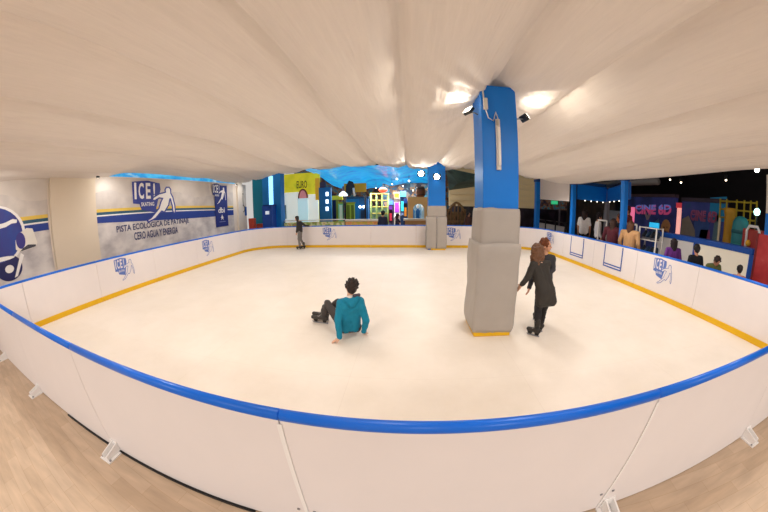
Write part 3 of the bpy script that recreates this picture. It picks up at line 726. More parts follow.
# skater at the far boards
J = stand(-4.84, 11.86, PI, 1.56); s_ = J['s']
J.update(head=V(-4.965, 11.86, 1.40), neck=V(-4.90, 11.87, 1.29), face=V(-.9, -.15, -.5), elR=V(-4.66, 12.06, 1.06), wrR=V(-4.50, 12.16, 1.04), hdR=V(.7, .7, 0), hnR=V(0, 0, 1), elL=V(-4.90, 11.70, .98), wrL=V(-4.96, 11.72, .78))
J['shL'], J['shR'] = V(-4.88, 11.73, 1.22), V(-4.84, 12.0, 1.22)
J['anL'] += V(-.03, 0, .05); J['anR'] += V(.1, 0, .05); J['knL'] += V(-.02, 0, .04); J['toL'] += V(-.03, 0, .02); J['toR'] += V(.1, 0, .02)
person('skater in a dark jacket and grey trousers, one arm reaching back to the far board', J, (SKIN, '#2b2724', '#34302e', '#7c7672', '#2a211e'), 'long', vox=.011, skates=True, wide=.7)

# ------------------------------------------------------------------ hall beyond the far boards; fronts emit slightly in place of bright hall light
def pbox(name, m, px, Y, depth=.1, parent=None, z0=None, bev=0):
    """box whose front face, at depth Y, covers the given part of the photograph"""
    a = at(px[0], px[3], y=Y); b = at(px[2], px[1], y=Y)
    return MB().span((a.x, Y, a.z if z0 is None else z0), (b.x, Y+depth, b.z), bev).build(name, m, parent)
FZ = -.012
def hall(name, label, cat, px, Y, group=None):
    a = at((px[0]+px[2])/2, px[3], y=Y); return thing(name, label, cat, V(a.x, Y, 0), group)
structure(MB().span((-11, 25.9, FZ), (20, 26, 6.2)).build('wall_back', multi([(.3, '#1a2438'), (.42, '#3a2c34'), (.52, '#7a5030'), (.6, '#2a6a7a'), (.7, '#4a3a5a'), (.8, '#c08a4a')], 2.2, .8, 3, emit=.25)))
structure(MB().span((16.9, -4, FZ), (17, 26, 6.2)).build('wall_right', multi([(.35, '#0b0a0e'), (.6, '#1a1418'), (.8, '#151c2a')], .8, .8, 6)))  # near-black colours stand in for the dim hall
hc_ = MB(); hc_.span((6.9, -4, 6.2), (17, 26, 6.3)); hc_.span((-11, 13.0, 6.2), (6.9, 26, 6.3))
structure(hc_.build('ceiling_hall', mat('#0d0c10', .8, .3, 2)))  # the hall's darkness is put into this ceiling colour
# teal and blue corner at the left
structure(MB().span((-8.75, 14.3, FZ), (at(264.5, 200, y=14.3).x, 14.45, 4.6)).build('wall_far_left_end', mat('#0c7f92', .6, .1, 1.5)))
bc = hall('blue_column', 'bright blue column with a glowing white edge between teal wall and yellow facade', 'column', (265, 180, 279, 230), 13.75); bc['kind'] = 'thing'
pbox('shaft', mat('#0a7cc8', .5, .1, 2), (264, 170, 280, 230), 13.75, .5, bc, FZ)
pbox('light_strip', mat('#8fd6ff', .4, .02, 3, emit=1.6), (270.5, 176, 272.5, 230), 13.72, .03, bc, .6)
ki = hall('ticket_kiosk', 'dark blue kiosk box with a small white sign in front of the blue column', 'kiosk', (263, 205, 271, 230), 13.15)
pbox('cabinet', mat('#12459f', .5, .08, 3), (263, 205.5, 271.5, 230), 13.15, .5, ki, FZ, .02)
pbox('sign_plate', mat('#d8e6f5', .5, .04, 5, emit=.4), (265.5, 211, 269, 214.5), 13.13, .02, ki)
pbox('top_cap', mat('#0d357c', .5), (262.6, 204.6, 271.9, 206), 13.12, .56, ki)
for i, (x0, lab) in enumerate(((249, 'red curved chair in front of the teal wall, the left one'), (256.8, 'red stool with a pale seat in front of the teal wall, beside the blue kiosk'))):
    c = at(x0+2.5, 226, y=13.6); t = thing('red_chair', lab, 'chair', V(c.x, 13.6, 0), 'red seats by the teal wall'); rm = mat('#c0452f' if i == 0 else '#a5402f', .5, .1)
    MB().lathe((c.x, 13.6, 0), [(.2, -.012), (.2, .02), (.04, .05), (.04, .44)], 14).build('pedestal', STEEL, t, True)
    MB().lathe((c.x, 13.6, .44), [(.16, 0), (.22, .03), (.22, .09), (.18, .12)], 16).build('seat', rm if i == 0 else mat('#c9a892'), t, True)
    top = at(x0, 218.5 if i == 0 else 224, y=13.6).z
    bk = MB()
    for a_ in range(9):
        an_ = PI*.15+PI*.7*a_/8; bk.tube([(c.x-.2*math.cos(an_), 13.6+.2*math.sin(an_), .5), (c.x-.23*math.cos(an_), 13.6+.23*math.sin(an_), top)], .045, 6)
    bk.fuse('backrest', rm, t, .02, 3)
# yellow facade with a white painted castle, emission standing in for strong light
fa = hall('castle_facade', 'lime yellow facade with a white castle front and pink arch', 'facade', (279, 174, 320, 230), 16.2)
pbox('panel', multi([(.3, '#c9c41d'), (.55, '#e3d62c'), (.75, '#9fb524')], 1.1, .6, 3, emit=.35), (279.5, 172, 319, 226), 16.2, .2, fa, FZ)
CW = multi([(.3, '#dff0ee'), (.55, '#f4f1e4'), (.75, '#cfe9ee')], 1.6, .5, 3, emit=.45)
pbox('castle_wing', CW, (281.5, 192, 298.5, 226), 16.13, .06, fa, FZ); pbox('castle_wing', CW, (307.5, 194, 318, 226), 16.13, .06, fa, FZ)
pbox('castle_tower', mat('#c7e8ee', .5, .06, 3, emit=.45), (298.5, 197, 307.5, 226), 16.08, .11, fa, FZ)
a = at(299, 198.5, y=16.05); b = at(307, 190, y=16.05); w_ = (b.x-a.x)/2; cx_ = (a.x+b.x)/2
MB().poly([(-w_, 0), (w_, 0)]+[(w_*math.cos(q*PI/12), (b.z-a.z)*math.sin(q*PI/12)) for q in range(1, 12)], (cx_, 16.05, a.z), (1, 0, 0), (0, 0, 1), (0, -1, 0), .03).build('pink_arch', mat('#dd8f93', .5, .1, 3, emit=.3), fa)
MB().tube([(cx_+w_*1.08*math.cos(q*PI/12), 16.03, a.z+(b.z-a.z)*1.08*math.sin(q*PI/12)) for q in range(13)], .05, 6).build('arch_rim', mat('#8a4438', .6), fa, True)
pbox('window_panel', mat('#93aab5', .4, .1), (281.5, 205, 286, 219), 16.1, .04, fa)
a = at(296.8, 188.5, y=16.15); b = at(307, 180.5, y=16.15)
MB().text('EURO', (a.x, 16.17, a.z), (1, 0, 0), (0, 0, 1), (0, -1, 0), b.x-a.x, b.z-a.z, .01, .03).build('lettering', mat('#5a4f22', .6), fa, recalc=False)
pbox('orange_edge', mat('#d9a12c', .6, .1, 3, emit=.3), (315.5, 178, 319.5, 200), 16.12, .05, fa)
# blue slide panel with three lit squares
bp = hall('blue_light_panel', 'tall blue panel with three white lit squares right of the yellow facade', 'panel', (320, 187, 330, 219), 15.6)
pbox('board', mat('#0a6fae', .5, .1, 3), (319.8, 187, 330.5, 226), 15.6, .25, bp, FZ)
pbox('dark_cap', mat('#3a3550', .5), (319.8, 182, 325, 188), 15.6, .2, bp)
for y_ in (194, 201.5, 208.8): pbox('lit_square', mat('#e8fbff', .4, .02, 3, emit=2.2), (325.8, y_-2, 328.2, y_+2), 15.56, .05, bp)
gt = hall('play_gateway', 'yellow topped gateway with dark violet opening near the street lamp', 'gateway', (330, 195, 342, 219), 16.4)
pbox('lintel', mat('#b9b21f', .5, .1, 3, emit=.15), (330.5, 195.5, 342, 200), 16.4, .3, gt)
pbox('post', mat('#8a8a24', .5), (330.5, 200, 332, 226), 16.4, .3, gt, FZ); pbox('post', mat('#8a8a24', .5), (336.5, 200, 338, 226), 16.4, .3, gt, FZ)
pbox('opening_sheet', mat('#221c4a', .7, .2, 5), (332, 200, 336.5, 226), 16.5, .05, gt, FZ)  # flat dark violet sheet standing in for the opening
for k, (x0, x1, lab) in enumerate(((338.8, 343, 'narrow pale green play house door left of the street lamp'), (346.2, 354.5, 'wide lime green play house doors right of the street lamp'))):
    t = hall('play_house_door', lab, 'door', (x0, 202, x1, 226), 15.5, 'green play house doors')
    pbox('leaf', mat('#8fae3a' if k else '#63b48a', .5, .1, 4, emit=.15), (x0, 203.5, x1, 228), 15.5, .1, t, FZ)
    n_ = 2 if k else 1
    for q in range(n_):
        w0 = x0+(x1-x0)*(q+.2)/n_; w1 = x0+(x1-x0)*(q+.8)/n_
        pbox('inset', mat('#5d7a22' if k else '#d9efe0', .5), (w0, 205, w1, 220), 15.46, .05, t)
    pbox('header', mat('#8a9a1e', .5, .1), (x0-.4, 202, x1+.4, 203.8), 15.45, .2, t)
bb = hall('blue_play_house', 'bright blue play house front with two round white lamps', 'play house', (346, 196, 368, 218), 16.0)
pbox('front', mat('#0a72bf', .5, .12, 2, emit=.15), (346, 198.5, 359.5, 226), 16.0, .5, bb, FZ); pbox('side_block', mat('#0d62a8', .5, .12, 2, emit=.1), (359.5, 197, 368, 226), 15.9, .5, bb, FZ)
for x_ in (360, 363.8):
    c = at(x_, 206.8, y=15.85); MB().ball(c, .075, 2).build('round_lamp', mat('#f4fbff', .3, .01, 3, emit=5), bb, True)
pbox('doorway', mat('#123c66', .6), (361, 210, 365, 226), 15.87, .04, bb, FZ)
pbox('roof_edge', mat('#0c4e86', .5), (345.5, 196.3, 368.5, 198.6), 15.86, .6, bb)
yc = hall('yellow_signboard', 'mustard yellow board with dark figure shape above the blue play house', 'sign', (345, 184, 366, 194), 15.3)
pbox('board', mat('#b58c22', .6, .15, 2, emit=.15), (344, 183, 366, 192.5), 15.3, .15, yc)
a = at(350, 194, y=15.25)
MB().poly([(-.25, -.1), (.05, -.1), (.27, .4), (.18, .67), (-.05, .76), (-.22, .45)], (a.x, 15.28, a.z), (1, 0, 0), (0, 0, 1), (0, -1, 0), .05).build('dark_figure', mat('#1c2430', .6), yc)
MB().tube([at(353.5, 188, y=15.2), at(354.5, 196, y=15.2)], .06, 6).build('white_leg', LWHITE, yc, True)
for x_ in (345, 365): MB().tube([at(x_, 190, y=15.4), V(at(x_, 190, y=15.4).x, 15.4, FZ)], .05, 6).build('post', DARK, yc, True)
# street lamp
lp = at(344, 227, y=14.6); slz = at(344, 192, y=14.6).z
sl = thing('street_lamp', 'dark street style lamp post with white bell shade before the play houses', 'street lamp', V(lp.x, 14.6, 0))
MB().lathe((lp.x, 14.6, 0), [(.13, -.012), (.13, .08), (.07, .15), (.05, .5), (.035, .6), (.03, slz-.25), (.045, slz-.2), (.02, slz-.16)], 12).build('pole', mat('#2a3440', .4), sl, True)
MB().lathe((lp.x, 14.6, slz-.22), [(.22, 0), (.25, .03), (.2, .14), (.08, .24), (.05, .26)], 18).build('shade', mat('#e9f6fa', .4, .03, 3, emit=1.5), sl, True)
MB().lathe((lp.x, 14.6, slz+.04), [(.06, 0), (.1, .05), (.04, .12), (.07, .18), (.01, .3)], 12).build('finial', mat('#7f6f80', .4), sl, True)
# low planter walls with painted fronts
for x0, x1, st, lab in ((284.5, 343.5, [(.3, '#c9a24a'), (.45, '#d8cda0'), (.55, '#7fa03a'), (.68, '#c97b6a'), (.8, '#e2dcc0')], 'low painted wall with pale coping in front of the yellow facade'),
                        (345.5, 382.5, [(.3, '#c8763a'), (.45, '#d99a55'), (.55, '#b9a83a'), (.7, '#cf6a4a'), (.8, '#e0b060')], 'low orange painted wall with pale coping right of the street lamp')):
    t = hall('planter_wall', lab, 'low wall', (x0, 222, x1, 228), 14.0, 'low painted walls behind the far boards'); t['kind'] = 'thing'
    pbox('front', multi(st, 3.2, .6, 3, emit=.15), (x0, 221.5, x1, 228), 14.0, .25, t, FZ)
    pbox('coping', mat('#e6dccb', .5, .04, 4), (x0-.3, 219.2, x1+.3, 221.5), 13.97, .32, t)
# cage like climbing frame
cf = hall('climbing_frame', 'green and yellow climbing frame of square bars behind the dark watcher', 'climbing frame', (371, 193, 389, 222), 17)
gm_ = mat('#8ea35a', .5, .1, 4); ym_ = mat('#b8a24a', .5, .1, 4)
for x_ in (371, 376.5, 382, 388):
    a = at(x_, 193, y=17); MB().tube([V(a.x, 17, FZ), V(a.x, 17, a.z)], .06, 6).build('upright', gm_, cf, True)
for z_ in (194, 200.5, 207, 213.5):
    a = at(371, z_, y=17); b = at(388, z_, y=17); MB().tube([a, b], .045, 6).build('rail', ym_, cf, True)
pbox('panel', multi([(.3, '#3e5a58'), (.5, '#7a9a7a'), (.7, '#2a3a4a')], 3, .6), (371.5, 207, 388, 224), 17.2, .05, cf, FZ)
rl_ = at(383, 190, y=16.8); t = thing('red_lamp', 'glowing red round lamp above the climbing frame', 'lamp', V(rl_.x, 16.8, rl_.z))
MB().ball(rl_, .2, 3, (1.3, 1, .8)).build('globe', mat('#e2472f', .4, .1, 3, emit=1.2), t, True)
MB().tube([rl_+V(0, 0, .15), rl_+V(0, 0, .3)], .015, 6).build('cord', BLACK, t, True)
# arcade machines
SC = ['#2f6fd8', '#a63fd0', '#35c0d8', '#e08a35', '#d8364f']
for k, (x0, x1, y0, Y, lab) in enumerate(((388.5, 393.5, 200, 18, 'dark arcade machine with blue screen left of the pink hatted one'), (394, 399.5, 192, 17.2, 'orange topped white arcade machine in the middle of the dark hall'),
                                         (400.5, 406, 190.5, 17.6, 'arcade machine with bright cyan lit head beside the wooden arch'), (403.5, 407.3, 198, 16.4, 'tall dark blue figure shaped machine left of the wooden arch'),
                                         (388.5, 392.5, 205, 15.4, 'low arcade machine with violet screen by the watcher'))):
    t = hall('arcade_machine', lab, 'arcade machine', (x0, y0, x1, 222), Y, 'arcade machines in the dark hall')
    a = at(x0, 215, y=Y); b = at(x1, y0, y=Y); zt = b.z
    pr = [(0, FZ), (.7, FZ), (.7, zt), (.25, zt), (.1, zt*.86), (.3, zt*.78), (.22, zt*.5), (0, zt*.42)]
    MB().poly(pr, (a.x, Y, 0), (0, 1, 0), (0, 0, 1), (1, 0, 0), b.x-a.x).build('cabinet', mat(['#1d2440', '#d8d0c4', '#1b3a66', '#10244a', '#2a1c3c'][k], .4, .15, 3), t)
    MB().span((a.x+.05, Y+.2, zt*.54), (b.x-.05, Y+.235, zt*.76)).build('screen', mat(SC[k], .3, .5, 9, emit=.7), t)
    MB().span((a.x+.02, Y+.1, zt*.87), (b.x-.02, Y+.16, zt*.98)).build('marquee', mat(['#4a7ae0', '#e07a2a', '#49d0f0', '#234b9a', '#8a3fc0'][k], .3, .4, 9, emit=.7), t)
    MB().span((a.x+.05, Y-.03, zt*.42), (b.x-.05, Y+.2, zt*.45)).build('control_panel', mat('#30303a', .4), t)
a = at(383, 222, y=19.2); b = at(432, 183, y=19.2)
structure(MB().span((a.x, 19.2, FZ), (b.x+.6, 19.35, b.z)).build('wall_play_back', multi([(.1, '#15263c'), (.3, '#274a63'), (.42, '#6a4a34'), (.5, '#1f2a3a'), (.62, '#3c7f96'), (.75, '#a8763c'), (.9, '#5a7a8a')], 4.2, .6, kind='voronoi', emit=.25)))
# wooden arch stall with figures
wa = hall('wooden_stall', 'light wooden stall front with a wide arch left of the far pillar', 'stall', (408, 197, 429, 224), 15.2)
a = at(408, 224, y=15.2); b = at(429.5, 197, y=15.2); wz = at(410, 205, y=15.2).z
arch = [(b.x-.28, .0), (b.x-.28, wz-.25)]+[((a.x+b.x)/2+((b.x-a.x)/2-.28)*math.cos(q*PI/10), wz-.25+.32*math.sin(q*PI/10)) for q in range(1, 10)]+[(a.x+.28, wz-.25), (a.x+.28, 0)]
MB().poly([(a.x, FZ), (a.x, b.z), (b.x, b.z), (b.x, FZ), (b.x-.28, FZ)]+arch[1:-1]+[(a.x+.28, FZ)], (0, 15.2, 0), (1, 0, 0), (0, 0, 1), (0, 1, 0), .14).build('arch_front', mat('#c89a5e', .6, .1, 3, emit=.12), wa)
MB().span((a.x, 15.34, FZ), (a.x+.1, 16.6, b.z)).build('side_panel', mat('#b5874e', .6), wa); MB().span((b.x-.1, 15.34, FZ), (b.x, 16.6, b.z)).build('side_panel', mat('#b5874e', .6), wa)
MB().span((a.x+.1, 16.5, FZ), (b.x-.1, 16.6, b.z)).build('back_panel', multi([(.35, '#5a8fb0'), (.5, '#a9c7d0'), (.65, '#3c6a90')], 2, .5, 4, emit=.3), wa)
ct = hall('stall_counter', 'wooden counter with white top before the arched stall', 'counter', (405, 219, 427, 227), 14.3)
pbox('top', mat('#e2cfae', .5, .05), (403.5, 219, 426, 220.6), 14.3, .6, ct); pbox('front', mat('#b98a52', .6, .1, 3), (405, 220.6, 426, 228), 14.33, .5, ct, FZ)
for k, (x_, col) in enumerate(((412.8, '#2f86c0'), (417.8, '#1f5fa0'), (423, '#9fc4d8'))):
    p_ = at(x_, 218, y=16.0); zt = at(x_, 205.5, y=16.0).z
    t = thing('mannequin', ['blue draped dummy figure inside the wooden arch, left one', 'deep blue draped dummy figure inside the wooden arch, middle one', 'pale draped dummy figure inside the wooden arch, right one'][k], 'mannequin', V(p_.x, 16.0, 0), 'figures in the arched stall')
    MB().lathe((p_.x, 16.0, 0), [(.1, -.012), (.1, .03), (.03, .06), (.03, .8)], 12).build('stand', STEEL, t, True)
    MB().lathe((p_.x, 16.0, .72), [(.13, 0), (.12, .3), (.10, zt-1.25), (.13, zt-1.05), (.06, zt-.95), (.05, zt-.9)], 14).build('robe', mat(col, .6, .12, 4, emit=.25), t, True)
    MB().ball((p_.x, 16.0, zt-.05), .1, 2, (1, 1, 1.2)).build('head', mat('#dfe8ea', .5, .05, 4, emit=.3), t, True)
bl_c = at(420.5, 193.5, y=16); t = thing('brown_barrel', 'round brown barrel on top of the wooden stall', 'barrel', V(bl_c.x, 16, b.z))
MB().lathe((bl_c.x, 16, b.z), [(.2, 0), (.27, .2), (.27, .4), (.2, .62)], 18).build('body', mat('#7a4a2a', .6, .2, 5, stretch=(6, 6, 1)), t, True)
for z_ in (.12, .46): MB().lathe((bl_c.x, 16, b.z+z_), [(.262, 0), (.272, .0), (.272, .05), (.262, .05)], 18).build('hoop', mat('#4a3220', .5), t, True)
# two watchers behind the far boards
J = stand(at(383, 225, y=12.95).x, 12.95, 1.2, 1.62)
person('person in dark navy clothes behind the far boards, left of the pink sleeved one', J, (SKIN2, '#15121a', '#1c2038', '#1a1a24', '#151515'), 'short', vox=.018, detail=False, group='watchers behind the far boards')
J = stand(at(397.5, 225, y=12.95).x, 12.95, .2, 1.5); J['elR'] += V(.12, -.05, .1)
person('person with bare arm and dark top behind the far boards, left of far pillar', J, ('#e0ac90', '#2a1b1b', '#2a1f33', '#1a1a24', '#151515'), 'long', vox=.018, detail=False, sleeves=False, group='watchers behind the far boards')
# blue satin canopy
cv = MB(); rows = []
for j in range(41):
    y = 13.1+8.5*j/40; row = []
    for i in range(81):
        x = -5.6+7.3*i/80
        z = 3.98-.085*(y-13.1) + .13*math.sin(x*1.9+.5*math.sin(y)) + .10*noise.noise(Vector((x*1.6, y*.7, 2))) + .2*sm(-4.0, -5.6, x) - .12*sm(2, -3.5, x)
        row.append(cv.b.verts.new((x, y, z)))
    rows.append(row)
for a_, b_ in zip(rows, rows[1:]):
    for i in range(80): cv.b.faces.new((a_[i], a_[i+1], b_[i+1], b_[i]))
tag(cv.build('blue_canopy', multi([(.3, '#0c6ea8'), (.5, '#1390cc'), (.65, '#0a5f96'), (.8, '#56b9e2')], 1.2, .35, 5, emit=1.1, stretch=(.6, 1.6, 1)), smooth=True, recalc=False), 'rippled blue satin canopy hung under the hall ceiling beyond the rink', 'canopy')  # satin brightened by emission, no lamp in the cloth
# small lights hanging in the dark hall
k = 0
for x_, y_, Y in ((392, 184, 15.5), (403, 186, 16), (409, 181, 15), (376, 188, 18), (413, 190.5, 18), (397, 179, 14.5), (428, 188, 14.5)):
    c = at(x_, y_, y=Y); c.z = min(c.z, 3.9-.075*(Y-13.1)-.25)
    t = thing('pendant_lamp', 'small glowing pendant lamp hanging in the hall beyond the far boards', 'lamp', c, 'pendant lamps in the far hall')
    MB().ball(c, .028+.008*(k % 3), 2).build('bulb', mat('#ffe9c8' if k % 2 == 0 else '#d8ecff', .3, .01, 3, emit=9), t, True)
    MB().tube([c, c+V(0, 0, .35)], .01, 5).build('cord', BLACK, t); k += 1
# right of the far pillar: shade sail, slatted bulkhead, wooden arbour
sh_ = MB()
def tri(*p):
    vs = [sh_.b.verts.new(q) for q in p]; sh_.b.faces.new(vs)
A_, B_, D_, E2, G_ = at(446, 168, y=14.2), at(480, 175, y=14.2), at(449, 190, y=17.5), at(478, 186, y=17.5), at(458, 183, y=15.5)
tri(A_, B_, G_); tri(A_, G_, D_); tri(B_, E2, G_); tri(D_, G_, E2)
bmesh.ops.remove_doubles(sh_.b, verts=sh_.b.verts, dist=.001)
o = sh_.build('canopy_sail', multi([(.35, '#2e4a4a'), (.6, '#4b6a66'), (.75, '#243a3e')], 1.2, .6, 4)); m_ = o.modifiers.new('t', 'SOLIDIFY'); m_.thickness = .02
tag(o, 'grey green folded shade sail between the two pillars', 'shade sail')
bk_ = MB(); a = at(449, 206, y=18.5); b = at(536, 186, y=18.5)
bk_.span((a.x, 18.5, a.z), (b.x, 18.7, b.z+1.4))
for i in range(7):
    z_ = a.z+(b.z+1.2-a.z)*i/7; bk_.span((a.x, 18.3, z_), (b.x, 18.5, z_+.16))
structure(bk_.build('wall_bulkhead', mat('#b8a27c', .6, .08, 2, emit=.22)))  # slight emission lightens the slats in place of lamp light
structure(MB().span((a.x, 18.55, FZ), (14, 18.7, a.z)).build('wall_shopfront', multi([(.35, '#100e16'), (.5, '#231d2a'), (.62, '#3d3140'), (.72, '#15304a'), (.82, '#6a5a48')], 1.6, .3, 8, stretch=(1, 1, .7))))  # dark mottled colour stands in for a dim shop
ab = hall('wooden_arbour', 'brown wooden slatted arbour with arched top right of the far pillar', 'arbour', (447, 203, 466, 224), 15.5)
a = at(447.5, 224, y=15.5); b = at(465.5, 203, y=15.5); zc_ = at(456, 211, y=15.5).z
for i in range(6):
    x_ = a.x+(b.x-a.x)*i/5; zt = zc_+(b.z-zc_)*math.sin(PI*(i+.5)/6); MB().span((x_-.04, 15.5, FZ), (x_+.04, 15.58, zt)).build('slat', mat('#7a5834', .6, .15), ab)
MB().tube([(a.x+(b.x-a.x)*i/12, 15.54, zc_-.1+(b.z-zc_+.1)*math.sin(PI*i/12)) for i in range(13)], .07, 6).build('arched_top', mat('#8a6a40', .6), ab, True)
MB().span((a.x, 15.48, .95), (b.x, 15.6, 1.06)).build('rail', mat('#8a6a40', .6), ab)
pbox('back_board', multi([(.35, '#55432c'), (.6, '#8c7448'), (.8, '#3a3122')], 2.5, .6), (447.5, 212, 465.5, 226), 15.8, .05, ab, FZ)
for x_, Y, lab, cl in ((468.5, 14.4, 'dim person in brown top behind the far boards, right of the far pillar', ('#c68f70', '#241a18', '#5a3c34', '#22202a', '#151515')),):
    J = stand(at(x_, 222, y=Y).x, Y, -1.2, 1.55); person(lab, J, cl, 'long', vox=.018, detail=False)

# ------------------------------------------------------------------ outside the right boards: posts, hanging banner, rental booth
def post(x, y, label, top, w=.22, white=None):
    t = thing('blue_post', label, 'post', V(x, y, 0), 'blue posts along the right boards')
    MB().span((x-w/2, y-w/2, FZ), (x+w/2, y+w/2, top if white is None else white), bev=.012).build('shaft', PBLUE, t)
    MB().span((x-w/2-.03, y-w/2-.03, FZ), (x+w/2+.03, y+w/2+.03, .03)).build('base_plate', mat('#0a3f88', .4), t)
    if white is not None: MB().span((x-w/2, y-w/2, white), (x+w/2, y+w/2, top), bev=.012).build('white_top', mat('#cfc6bd', .5), t)
    else: MB().span((x-w/2-.03, y-w/2-.03, top-.12), (x+w/2+.03, y+w/2+.03, top)).build('collar', mat('#0a3f88', .4), t)
    return t
post(6.42, 13.05, 'blue square post behind the far right corner board, left of white hanging panel', 3.3, .22)
post(6.52, 9.95, 'blue square post right of the white hanging panel and green exit sign', 3.0, .17)
post(6.52, 7.0, 'blue square post at the right end of the rental booth opening', 2.98, .17)
c = at(767.5, 215, x=7.6); post(c.x+.1, c.y-.06, 'blue post with white top at the right edge of the view', 3.05, .22, 2.25)
wp = thing('hanging_sheet', 'blank white panel hanging between two blue posts on the right', 'panel', V(6.47, 11.5, 2.4))
a = at(540, 199, x=6.45); b = at(569, 201, x=6.45); a1 = at(540, 179, x=6.45); b1_ = at(569.5, 184, x=6.45)
MB().poly([(a.y, a.z), (b.y, b.z), (b.y, b1_.z+.1), (a.y, a1.z+.1)], (6.45, 0, 0), (0, 1, 0), (0, 0, 1), (1, 0, 0), .02).build('sheet', mat('#e6dcd6', .6, .03, 2), wp)
MB().tube([(6.46, a.y, a1.z+.1), (6.46, b.y, b1_.z+.1)], .02, 8).build('top_rod', STEEL, wp, True)
MB().tube([(6.46, a.y, a.z), (6.46, b.y, b.z)], .016, 8).build('bottom_rod', LWHITE, wp, True)
c = at(554.5, 202.5, x=7.2); t = thing('exit_sign', 'small glowing green sign below the white hanging panel', 'sign', c-V(0, 0, .1))
q_ = Matrix.Rotation(math.atan2(c.y, c.x)+PI/2, 3, 'Z')
MB().box(c, (.36, .06, .2), q_, .01).build('case', mat('#0f7a4a', .4, .05, 3, emit=.5), t)
fv = (q_ @ V(0, 1, 0)) if (q_ @ V(0, 1, 0)).dot(c) < 0 else -(q_ @ V(0, 1, 0))
MB().box(c+fv*.032, (.32, .006, .16), q_).build('lit_face', mat('#2fae74', .4, .05, 3, emit=.9), t)
MB().tube([c+V(0, 0, .1), c+V(0, 0, 1.2)], .012, 6).build('hanging_rod', STEEL, t, True)
# glass barrier of the mall behind
for k, (x0, x1) in enumerate(((538, 546), (546.5, 556), (556.5, 566))):
    a = at(x0, 226, x=8.2); b = at(x1, 226, x=8.2); t = thing('mall_barrier', ['pale low barrier panel beyond the right boards, nearest the first blue post', 'pale low barrier panel below the green sign', 'pale low barrier panel beside the second blue post'][k], 'barrier', V(8.2, (a.y+b.y)/2, 0), 'pale barrier panels in the mall')
    MB().slab((8.2, a.y), (8.2, b.y), FZ, 1.02, .05).build('panel', mat('#b3aaa6', .4, .05, 3), t)
    MB().span((8.14, b.y-.05, FZ), (8.26, b.y+.05, 1.25)).build('post', DARK, t)
    MB().tube([(8.2, a.y, 1.22), (8.2, b.y, 1.22)], .03, 6).build('handrail', mat('#3a3436', .4), t, True)
c = at(559.5, 215, x=9.0); tag(MB().lathe((9.0, c.y, FZ), [(.05, 0), (.05, 3.4), (.03, 3.45)], 10).build('steel_pole', mat('#77717a', .4, .1), smooth=True), 'thin grey pole standing below the green sign', 'pole')
# rental booth fascia and back
BC, BA, BE = (8.4, 10.1), (6.75, 10.0), (6.75, 7.0)
bo = thing('rental_booth', 'blue fascia booth of the rental counter between the second and third blue posts', 'booth', V(7.6, 9.0, 0))
fz0, fz1 = 2.33, 2.92
MB().slab(BA, BC, fz0, fz1, .08).build('fascia', PBLUE, bo); MB().slab(BC, BE, fz0+.02, fz1-.06, .08).build('fascia', mat('#0b63be', .4, .05, 3), bo)
MB().slab(BA, BC, fz1, fz1+.12, .2).build('cornice', mat('#123a6a', .4), bo); MB().slab(BC, BE, fz1, fz1+.1, .2).build('cornice', mat('#26303c', .4), bo)
MB().span((BC[0]-.08, BC[1]-.08, FZ), (BC[0]+.08, BC[1]+.08, fz1)).build('corner_post', mat('#8a868c', .4), bo)
for i in range(4):
    p_ = V(BA[0], BA[1], 0).lerp(V(BC[0], BC[1], 0), .2+.2*i)
    MB().ball((p_.x, p_.y-.09, fz0-.03), .024, 2).build('bulb', mat('#fff4e0', .3, .01, 3, emit=3), bo, True)
for i in range(3):
    p_ = V(BC[0], BC[1], 0).lerp(V(BE[0], BE[1], 0), .25+.22*i)
    MB().ball((p_.x-.1, p_.y, fz0-.02), .022, 2).build('bulb', mat('#fff4e0', .3, .01, 3, emit=3), bo, True)
structure(MB().slab((11, 17.5), (11, 12.5), FZ, 4.6, .1).build('wall_mall', multi([(.35, '#0d0b10'), (.5, '#201a1e'), (.62, '#3a2a24'), (.74, '#16202c'), (.85, '#6a5a50')], 1.8, .5, 8)))  # dimness of the mall put into dark colours
c = at(611, 217, x=8.8); t = thing('wall_screen', 'grey screen on a stand inside the dark rental booth', 'screen', V(8.8, c.y, 0))
MB().span((8.8, c.y-.55, c.z-.25), (8.86, c.y+.55, c.z+.28), bev=.01).build('display', mat('#6f7074', .3, .1, 2, emit=.1), t)
MB().span((8.83, c.y-.05, FZ), (8.9, c.y+.05, c.z-.2)).build('stand', DARK, t); MB().span((8.65, c.y-.3, FZ), (9.05, c.y+.3, .03)).build('foot', DARK, t)
# people around the booth, most of them seen from behind over the boards
GP = 'people outside the right boards'
def pers(px, X, ang, h, label, cols, hair, seated=False, top_py=None, bw=1.15, **k):
    c = at(px, 240, x=X)
    if top_py is not None:
        h = at(px, top_py, x=X).z/.995 if not seated else (at(px, top_py, x=X).z+.0)/(1-.42/1.7)
    J = stand(X, c.y, ang, h, bw=bw)
    if seated: seat(J)
    return person(label, J, cols, hair, vox=.016, detail=False, group=GP, **k)
pers(583, 7.3, .8, 1.6, 'person in a white T-shirt with brown hair in the booth, left of another white shirt', (SKIN2, '#2c1a14', '#ece6e0', '#17161c', '#151515'), 'long', top_py=210, sleeves=False, bw=.95)
pers(597, 7.5, -.4, 1.5, 'person in a white shirt behind the first white gate frame', (SKIN2, '#20161a', '#e6e2e2', '#1a1c28', '#151515'), 'short', top_py=214)
pers(612, 6.5, .3, 1.6, 'person in a maroon jacket with long brown hair between two white gate frames', ('#d49a7c', '#3a2218', '#5e2430', '#241a1e', '#151515'), 'long', top_py=219, bw=1.5, wide=1.6)
pers(618.5, 7.6, 2.6, 1.6, 'person with orange brown face looking over, behind the maroon jacket', ('#c9784a', '#4a2a1a', '#22191c', '#1a1a1e', '#151515'), 'short', top_py=215)
